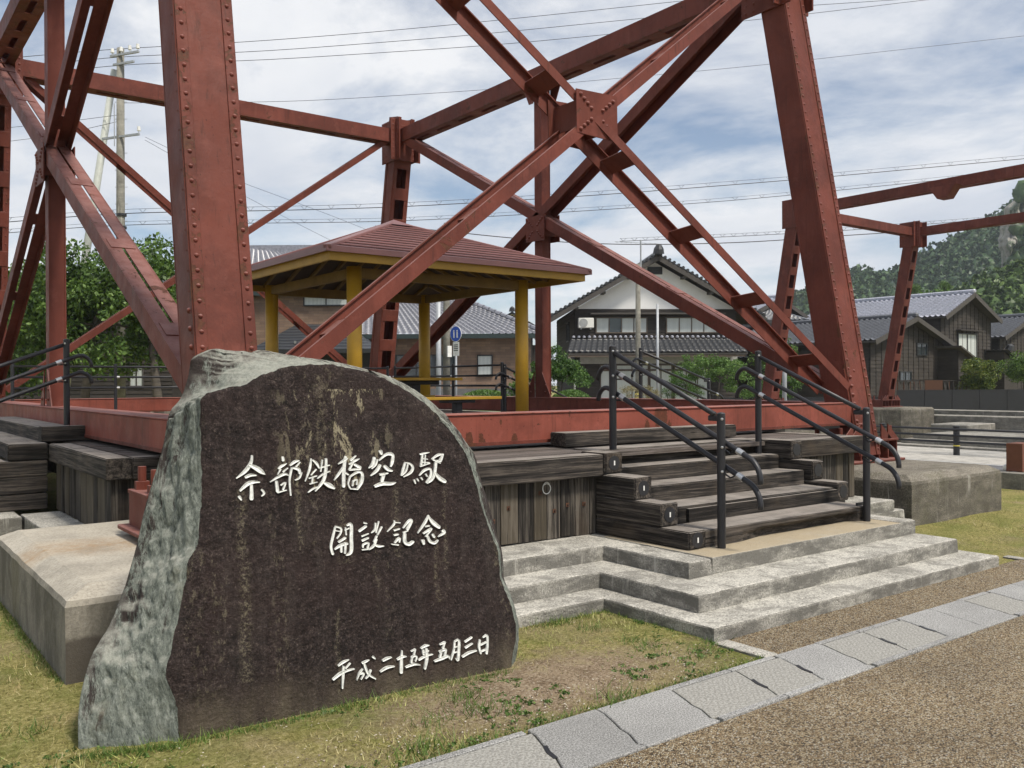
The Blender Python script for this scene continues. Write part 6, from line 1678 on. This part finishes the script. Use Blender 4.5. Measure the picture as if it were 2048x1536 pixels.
pxtree('garden_tree', 'scraggy pine with twisted trunk left of the airy garden tree', 'tree', 36, (1325, 735, 1412, 800), 30, 4500, .09, M['leaf_m'],
    sub=[(.4,.35,.3,.3,.4),(.7,.7,.3,.3,.4),(.25,.75,.25,.25,.3)], trunk_px=[(1385,1372)], cr=(.14,.26), tr=.05, seed=7, long=5)
pxtree('garden_tree', 'dark green tree behind the falling front brace', 'tree', 44, (1498, 672, 1592, 740), 50, 6000, .10, M['leaf_d'], cr=(.2,.4), tr=.08, seed=8)
pxtree('garden_tree', 'leafy bush between the distant tower leg and the near beam', 'tree', 40, (1500, 735, 1600, 800), 40, 4500, .10, M['leaf_m'], cr=(.18,.32), tr=.05, seed=9)
pxtree('garden_tree', 'yellow-green bush standing before the taller timber house', 'tree', 43, (1916, 714, 1994, 792), 50, 8500, .10, M['leaf_y'], cr=(.2,.36), tr=.06, seed=10)
pxtree('garden_tree', 'dark bushy tree at the right picture edge before the barn', 'tree', 47, (2008, 704, 2090, 775), 40, 6500, .11, M['leaf_d'], cr=(.25,.42), tr=.07, seed=11)
pxtree('garden_tree', 'small shrub left of the right gazebo post by the railing', 'tree', 30, (1022, 735, 1060, 800), 18, 2500, .08, M['leaf_l'], cr=(.12,.22), tr=.03, seed=12)
def hedge(label, d, x0, x1, y0, seed):
    rng = np.random.default_rng(seed); s = d/FPX; w = (x1-x0)*s/2; zt_ = hz(y0, d, (x0+x1)/2)
    th = thing('clipped_hedge', label, 'hedge', hpos(hx((x0+x1)/2, d), d, -.2), HR, group='clipped round hedges')
    n = 14000; v = rng.normal(size=(n, 3)); v[:, 2] = np.abs(v[:, 2]); v /= np.linalg.norm(v, axis=1)[:, None]
    hgt = zt_+.2
    p = v*np.array([w, w*.7, hgt*.45])*(.93+.09*rng.random((n, 1))) + np.array([0, 0, hgt*.55])
    k = rng.random(n) < .3; p[k, 2] = rng.random(k.sum())*hgt*.55
    vv, ff_ = leaves(p, np.full((n, 3), .03), n, .06, rng)
    np_mesh('foliage', vv, ff_, M['leaf_l'], th)
    MB().dome((0, 0, hgt*.3), (0, 0, 1), w*.9, hgt*.62, 14, 4).build('dark_core', M['leaf_d'], th, local=True, smooth=True)
hedge('clipped round hedge left of the right gazebo post', 29, 902, 1040, 780, 21)
hedge('clipped round hedge right of the middle red post', 29.5, 1092, 1192, 780, 22)
# weeds at the foot of the slim pole
pxtree('garden_tree', 'dry grassy weeds at the foot of the slim pole', 'plant', 36, (1235, 765, 1320, 808), 30, 2500, .14, leaf_mat('dry_weed', (.10,.09,.04), (.22,.19,.10), (.34,.30,.18)), cr=(.12,.25), tr=.01, seed=13, long=9)

# ---- wooded hills
def hill(name, label, d, ridge, depth, seed, n_tr, rr, mat, zfoot=0, lf=26):
    """ridge: (px, py) skyline points at depth d; slope falls towards the viewer"""
    rng = np.random.default_rng(seed); rx = np.array([p[0] for p in ridge]); ry = np.array([p[1] for p in ridge])
    nx_, ny_ = 90, 30; rows = []
    for j in range(ny_):
        v = j/(ny_-1)                                  # 0 foot .. 1 ridge
        row = []
        for i in range(nx_):
            px = rx[0]+(rx[-1]-rx[0])*i/(nx_-1); zr_ = hz(np.interp(px, rx, ry), d, px)
            dd = d - depth*(1-v); lat = hx(px, d)
            z = zfoot + (zr_-zfoot)*(v**.8) + mnoise.noise((lat*.02, dd*.02, seed))*6*v*(1-v)*2
            p = _r*lat + _f*dd; row.append((p.x, p.y, z))
        rows.append(row)
    for k in range(8):                              # back slope, so the hill is solid
        rows.append([(p[0]+_f.x*depth*.35*(k+1)/4, p[1]+_f.y*depth*.35*(k+1)/4, zfoot+(p[2]-zfoot)*(1-((k+1)/8)**1.5)) for p in rows[ny_-1]])
    hl = MB().grid(rows).build(name, M['leaf_h'], smooth=True); tag(hl, kind='structure')
    # tree crowns over the slope
    base = bmesh.new(); bmesh.ops.create_icosphere(base, subdivisions=1, radius=1); bv = np.array([v.co[:] for v in base.verts]); bf = np.array([[q.index for q in f.verts] for f in base.faces]); base.free()
    G = np.array(rows); VV, FF, CC, RR_ = [], [], [], []
    for t_ in range(n_tr):
        i = rng.random()*(nx_-1); j = (rng.random()**.75)*(ny_-1+1.2); j = min(j, ny_-1+.4)
        i0, j0 = int(min(i, nx_-2)), int(min(j, len(rows)-2)); a, b = i-i0, j-j0
        p = G[j0,i0]*(1-a)*(1-b)+G[j0,i0+1]*a*(1-b)+G[j0+1,i0]*(1-a)*b+G[j0+1,i0+1]*a*b
        r_ = rng.uniform(*rr); con = rng.random() < .2
        sc = np.array([r_, r_, r_*rng.uniform(.7, 1.0)]) if not con else np.array([r_*.5, r_*.5, r_*1.35])
        vv = bv*(1+.25*rng.normal(size=(len(bv), 1)).clip(-1.2, 1.2))
        c_ = p + np.array([0, 0, r_*.45]); VV.append(vv*sc*.82 + c_); FF.append(bf+len(bv)*t_); CC.append(c_); RR_.append(sc)
    o = np_mesh('hill_woods', np.concatenate(VV), np.concatenate(FF), mat, None); tag(o, label, 'forest', kind='stuff')
    CC, RR_ = np.array(CC), np.array(RR_); m = lf*n_tr; k = rng.integers(0, n_tr, m)
    v = rng.normal(size=(m, 3)); v[:, 2] = np.abs(v[:, 2])*1.2-.25; v /= np.linalg.norm(v, axis=1)[:, None]
    vv, ff_ = leaves(CC[k] + v*RR_[k]*rng.uniform(.8, 1.12, (m, 1)), np.full((m, 3), .01), m, rr[1]*.42, rng, long=1.3)
    o2 = np_mesh('hill_foliage', vv, ff_, mat, o); o2['kind'] = 'stuff'
    return o
M['woods_far'] = leaf_mat('woods_far', (.014,.034,.013), (.036,.072,.026), (.075,.130,.046), .05)
M['woods_near'] = leaf_mat('woods_near', (.018,.040,.008), (.052,.096,.020), (.12,.185,.042), .05)
hill('hill', 'hazy wooded mountain slope filling the right background', 330, [(1530,660),(1590,610),(1640,600),(1700,566),(1740,574),(1775,570),(1800,558),(1840,534),(1880,516),(1930,490),(1965,466),(2000,452),(2060,405),(2200,350)], 130, 5, 5200, (2.0, 4.2), M['woods_far'])
hill('hill', 'brighter green wooded foothill rising at the right edge behind the timber houses', 150, [(1870,650),(1930,606),(1965,586),(2000,568),(2048,550),(2120,510),(2200,460)], 45, 6, 1500, (1.1, 2.3), M['woods_near'])
# rock cliff on the mountain
t = NT('pale_cliff_rock'); n = t.noise(.09, 8, .7, 1.0, st=(1,1,.45)); t.set('Base Color', t.mix(t.ramp(t.noise(.12, 6, .7), [(.52, 0.0), (.6, .85)]), t.ramp(n, [(.3, (.11,.10,.085)), (.5, (.25,.235,.205)), (.75, (.40,.385,.345))]), (.05,.085,.03))); t.set('Roughness', .9); t.bump(n, 1.0, 1.5); M['cliff'] = t.m
dC = 238
outl = [(1998,558),(2003,520),(1996,480),(2004,440),(2010,415),(2026,402),(2040,398),(2062,385),(2140,360),(2140,560)]
rows = []
for a in np.linspace(0, 1, 70):
    y = 575 - a*180; x0 = np.interp(-y, [-p[1] for p in outl[:8]], [p[0] for p in outl[:8]]) + 5*mnoise.noise((y*.08, 0, 4)); row = []
    for b in np.linspace(0, 1, 60):
        px = x0 + b*150
        q = mnoise.fractal((px*.03, y*.018, 3), .9, 2.0, 6)*9 + abs(mnoise.noise((px*.10, y*.03, 9)))*5
        row.append(at(px, y - b*18*a, d=dC + 22*(1-min(1, b*6))**2 + q))
    rows.append(row)
cl = MB().grid(rows).build('rock_cliff', M['cliff']); tag(cl, 'pale bare rock cliff on the mountain at the right picture edge', 'cliff')
# bushes clinging to the cliff
rng = np.random.default_rng(31); VV, FF, nb = [], [], 0
bb = bmesh.new(); bmesh.ops.create_icosphere(bb, subdivisions=2, radius=1); bv = np.array([v.co[:] for v in bb.verts]); bf = np.array([[q.index for q in f.verts] for f in bb.faces]); bb.free()
for k in range(170):
    px = rng.uniform(2012, 2130); y = rng.uniform(400, 560)
    if px < 2030: continue
    if y < 455: continue
    p = np.array(at(px, y, d=dC-1)); r_ = rng.uniform(.8, 2.0); VV.append(bv*(1+.3*rng.normal(size=(len(bv),1)).clip(-1.2,1.2))*r_ + p); FF.append(bf+nb); nb += len(bv)
for k in range(20):
    px = rng.uniform(2040, 2120); y = np.interp(px, [2003,2026,2062,2140], [425,398,378,350]); p = np.array(at(px, y, d=dC+4)); r_ = rng.uniform(1.0, 2.2); VV.append(bv*(1+.3*rng.normal(size=(len(bv),1)).clip(-1.2,1.2))*r_*np.array([1,1,1.4]) + p); FF.append(bf+nb); nb += len(bv)
o = np_mesh('cliff_bushes', np.concatenate(VV), np.concatenate(FF), M['leaf_h']); tag(o, 'dark bushes clinging to the pale rock cliff', 'bushes', kind='stuff')
# pines before the foothill
for k, (x, y0, y1, lab) in enumerate(((1892, 556, 640, 'ragged pine silhouette above the silver roof'), (1830, 570, 640, 'second smaller pine left of the ragged one above the silver roof'))):
    pxtree('pine_tree', lab, 'tree', 90, (x-24, y0, x+24, y1), 26, 4200, .30, M['leaf_d'], sub=[(.5,.15,.16,.14,.2),(.45,.4,.34,.14,.3),(.6,.62,.45,.14,.3),(.4,.85,.5,.14,.3)], cr=(.3,.55), tr=.12, seed=40+k, long=6, group='pines above the silver roof')
pxtree('garden_tree', 'pale green round tree above the silver roof ridge', 'tree', 85, (1850, 585, 1905, 640), 40, 6000, .26, M['leaf_l'], cr=(.5,.9), tr=.12, seed=44)

# ---- lawn blades
rng = np.random.default_rng(77); n = 520000
X = rng.uniform(-2.2, 16, n); Y = rng.uniform(3.34, 13, n); keep = np.ones(n, bool)
k = rng.random(n); near = (X < 5.2) & (Y < 6.4); keep &= near | (k < .25)
# off the paving and under the built things
keep &= ~((X > 4.30) & (X < 8.75) & (Y < 9)); keep &= ~((X > 4.2) & (X < 4.55) & (Y < 3.74)); keep &= ~((X > 1.05) & (X < 9.7) & (Y > 4.72)); keep &= ~((X > .98) & (X < 12.0) & (Y > 5.33)); keep &= ~((X > 15.0))
keep &= ~((X > -3) & (X < 2) & (Y > 10))
keep &= ~((X > 1.0) & (X < 3.15) & (Y > 4.2) & (Y < 5))
X, Y = X[keep], Y[keep]
den = np.array([mnoise.noise((x*1.1, y*1.1, 5.0))+.55*mnoise.noise((x*3.7, y*3.7, 8.0)) for x, y in zip(X.tolist(), Y.tolist())])
bare_d = np.sqrt(((X-3.05)*.55)**2+((Y-3.78)*1.25)**2)
den -= np.clip(.62-bare_d, 0, 1)*1.6
edge_ = np.minimum(np.abs(Y-3.35), 1)
den += .25*(edge_ < .05)
kk = rng.random(len(X)) < np.clip(.60+den*1.1, .05, 1); X, Y, den = X[kk], Y[kk], den[kk]; n = len(X)
Z = np.array([gz(x)+(.02*min(1, max(0, (y-3.4)/.4))*min(1, max(0, (5-x)/.6)) if x < 5 and 3.2 < y < 8 else 0)-.012 for x, y in zip(X, Y)])
hgt = rng.uniform(.010, .034, n)*(1+.7*np.clip(den, -.3, 1)); ang = rng.random(n)*2*np.pi; wd = rng.uniform(.0016, .0034, n)
ln_ = rng.normal(size=(n, 2))*hgt[:, None]*.75
b0 = np.stack([X-np.cos(ang)*wd, Y-np.sin(ang)*wd, Z], 1); b1 = np.stack([X+np.cos(ang)*wd, Y+np.sin(ang)*wd, Z], 1); tp = np.stack([X+ln_[:,0], Y+ln_[:,1], Z+hgt+.006], 1)
vs_ = np.stack([b0, b1, tp], 1).reshape(-1, 3); fs = np.arange(n*3).reshape(-1, 3)
gm_ = NT('grass_blade')
def _grass(t):
    g = t.n.new('ShaderNodeNewGeometry').outputs['Random Per Island']; patch = t.ramp(t.noise(1.9, 5, .65, loc=(2,9,0)), [(.42, 0.0), (.62, 1.0)])
    straw = t.ramp(g, [(.0, (.15,.115,.045)), (.4, (.33,.26,.115)), (.8, (.50,.42,.22)), (1.0, (.62,.55,.34))]); green = t.ramp(g, [(.0, (.075,.115,.018)), (.45, (.19,.26,.045)), (.8, (.32,.39,.08)), (1.0, (.52,.52,.18))])
    t.set('Base Color', t.mix(patch, straw, green)); t.set('Roughness', .6); t.b.inputs['Specular IOR Level'].default_value = .2
_grass(gm_); gm = gm_.m
tag(np_mesh('lawn_grass', vs_, fs, gm), 'thin patchy lawn grass around the stone and steps', 'grass', kind='stuff')
# taller tufts
rng = np.random.default_rng(78); cs_ = []
for px, py, m in ((925,1400,150),(1110,1250,130),(1180,1262,120),(1260,1285,120),(850,1500,120),(700,1420,60),(330,1500,80),(1130,1440,50),(1235,1395,60),(960,1420,90),(420,1470,50),(60,1470,90),(30,1250,80),(870,1440,60),(1300,1300,60),(1400,1300,60),(1230,1210,50),(1420,1270,40)):
    p = at(px, py, z=.01)
    if p.y < 3.36: continue
    for _ in range(m): cs_.append((p.x+rng.normal()*.07, p.y+rng.normal()*.05, rng.uniform(.03, .085)))
for k in range(1500):                               # grass growing up against the stone
    u = rng.random(); p = SA.lerp(SB, u*1.04-.02) - V((0, .03+abs(rng.normal())*.035, 0))
    cs_.append((p.x, p.y, rng.uniform(.015, .05)))
for k in range(500):
    u = rng.random(); p = V((.86, 4.33, 0)).lerp(V((SA.x, SA.y, 0)), u) - V((.01, .03+abs(rng.normal())*.03, 0)); cs_.append((p.x, p.y, rng.uniform(.015, .055)))
for k in range(900):
    u = rng.random(); cs_.append((.99-abs(rng.normal())*.03, 5.3+2.7*u, rng.uniform(.015, .06)))
for k in range(900):
    u = rng.random(); cs_.append((3.3+1.1*u, 4.72-abs(rng.normal())*.03, rng.uniform(.012, .05))) if k % 2 else cs_.append((4.39-abs(rng.normal())*.025, 3.75+u*.98, rng.uniform(.012, .05)))
for k in range(1300):
    cs_.append((rng.uniform(-.5, 4.4), 3.335+abs(rng.normal())*.03, rng.uniform(.010, .04)))
cs_ = np.array(cs_); n = len(cs_); ang = rng.random(n)*2*np.pi; wd = .003; ln_ = rng.normal(size=(n, 2))*cs_[:, 2:3]*.6
z0 = np.full(n, .0); b0 = np.stack([cs_[:,0]-np.cos(ang)*wd, cs_[:,1]-np.sin(ang)*wd, z0], 1); b1 = np.stack([cs_[:,0]+np.cos(ang)*wd, cs_[:,1]+np.sin(ang)*wd, z0], 1); tp = np.stack([cs_[:,0]+ln_[:,0], cs_[:,1]+ln_[:,1], cs_[:,2]], 1)
tag(np_mesh('grass_tufts', np.stack([b0,b1,tp],1).reshape(-1,3), np.arange(n*3).reshape(-1,3), leaf_mat('tuft_blade', (.05,.095,.018), (.10,.18,.035), (.19,.25,.06), .2)), 'greener grass tufts at the foot of the stone and kerb', 'grass', kind='stuff')
# clover and plantain between the blades
rng = np.random.default_rng(81); m = 520; C_ = []
while len(C_) < m:
    x, y = rng.uniform(-1.6, 4.4), rng.uniform(3.37, 5.2)
    if mnoise.noise((x*1.7, y*1.7, 12.0)) < .02 or (1.0 < x < 3.2 and y > 4.15) or (x > 1.0 and y > 4.7): continue
    C_.append((x, y, .014))
C_ = np.array(C_)
vv, ff_ = leaves(C_, np.tile(np.array([[.032, .032, .006]]), (m, 1)), 7000, .017, rng, long=1.25)
tag(np_mesh('clover_leaves', vv, ff_, leaf_mat('clover_leaf', (.035,.075,.014), (.075,.14,.028), (.14,.22,.05), .15)), 'low clover leaves scattered through the lawn by the stone', 'clover', kind='stuff')
# pebbles on the bare soil
rng = np.random.default_rng(79); bb = bmesh.new(); bmesh.ops.create_icosphere(bb, subdivisions=1, radius=1); bv = np.array([v.co[:] for v in bb.verts]); bf = np.array([[q.index for q in f.verts] for f in bb.faces]); bb.free()
VV, FF = [], []; nb = 0
for k in range(5200):
    x, y = rng.uniform(.3, 4.45), rng.uniform(3.36, 4.7)
    if rng.random() > np.exp(-((x-2.9)*.6)**2-((y-3.75)*1.4)**2)*1.1: continue
    if 1.1 < x < 3.2 and y > 4.2: continue
    r_ = rng.uniform(.002, .0055); VV.append(bv*r_*np.array([1.2,1,.7])+np.array([x, y, .012])); FF.append(bf+nb); nb += len(bv)
pm_ = NT('soil_pebble'); pm_.set('Base Color', pm_.ramp(pm_.n.new('ShaderNodeNewGeometry').outputs['Random Per Island'], [(.0, (.12,.09,.06)), (.5, (.33,.26,.18)), (1.0, (.60,.55,.46))])); pm_.set('Roughness', .8)
tag(np_mesh('pebbles', np.concatenate(VV), np.concatenate(FF), pm_.m), 'fine loose pebbles on the bare soil before the stone', 'pebbles', kind='stuff')
# ---- summer haze over the whole place
hm = bpy.data.materials.new('summer_haze'); hm.use_nodes = True
hn, hl_ = hm.node_tree.nodes, hm.node_tree.links; hn.clear()
ho = hn.new('ShaderNodeOutputMaterial'); hv = hn.new('ShaderNodeVolumePrincipled')
hv.inputs['Color'].default_value = (.78, .86, 1.0, 1); hv.inputs['Density'].default_value = .0003; hv.inputs['Anisotropy'].default_value = .2
hl_.new(hv.outputs[0], ho.inputs['Volume'])
tag(MB().box(-1000, 1000, -1000, 1000, -3.0, 112).build('haze', hm), kind='stuff')
SC.cycles.volume_bounces = 1
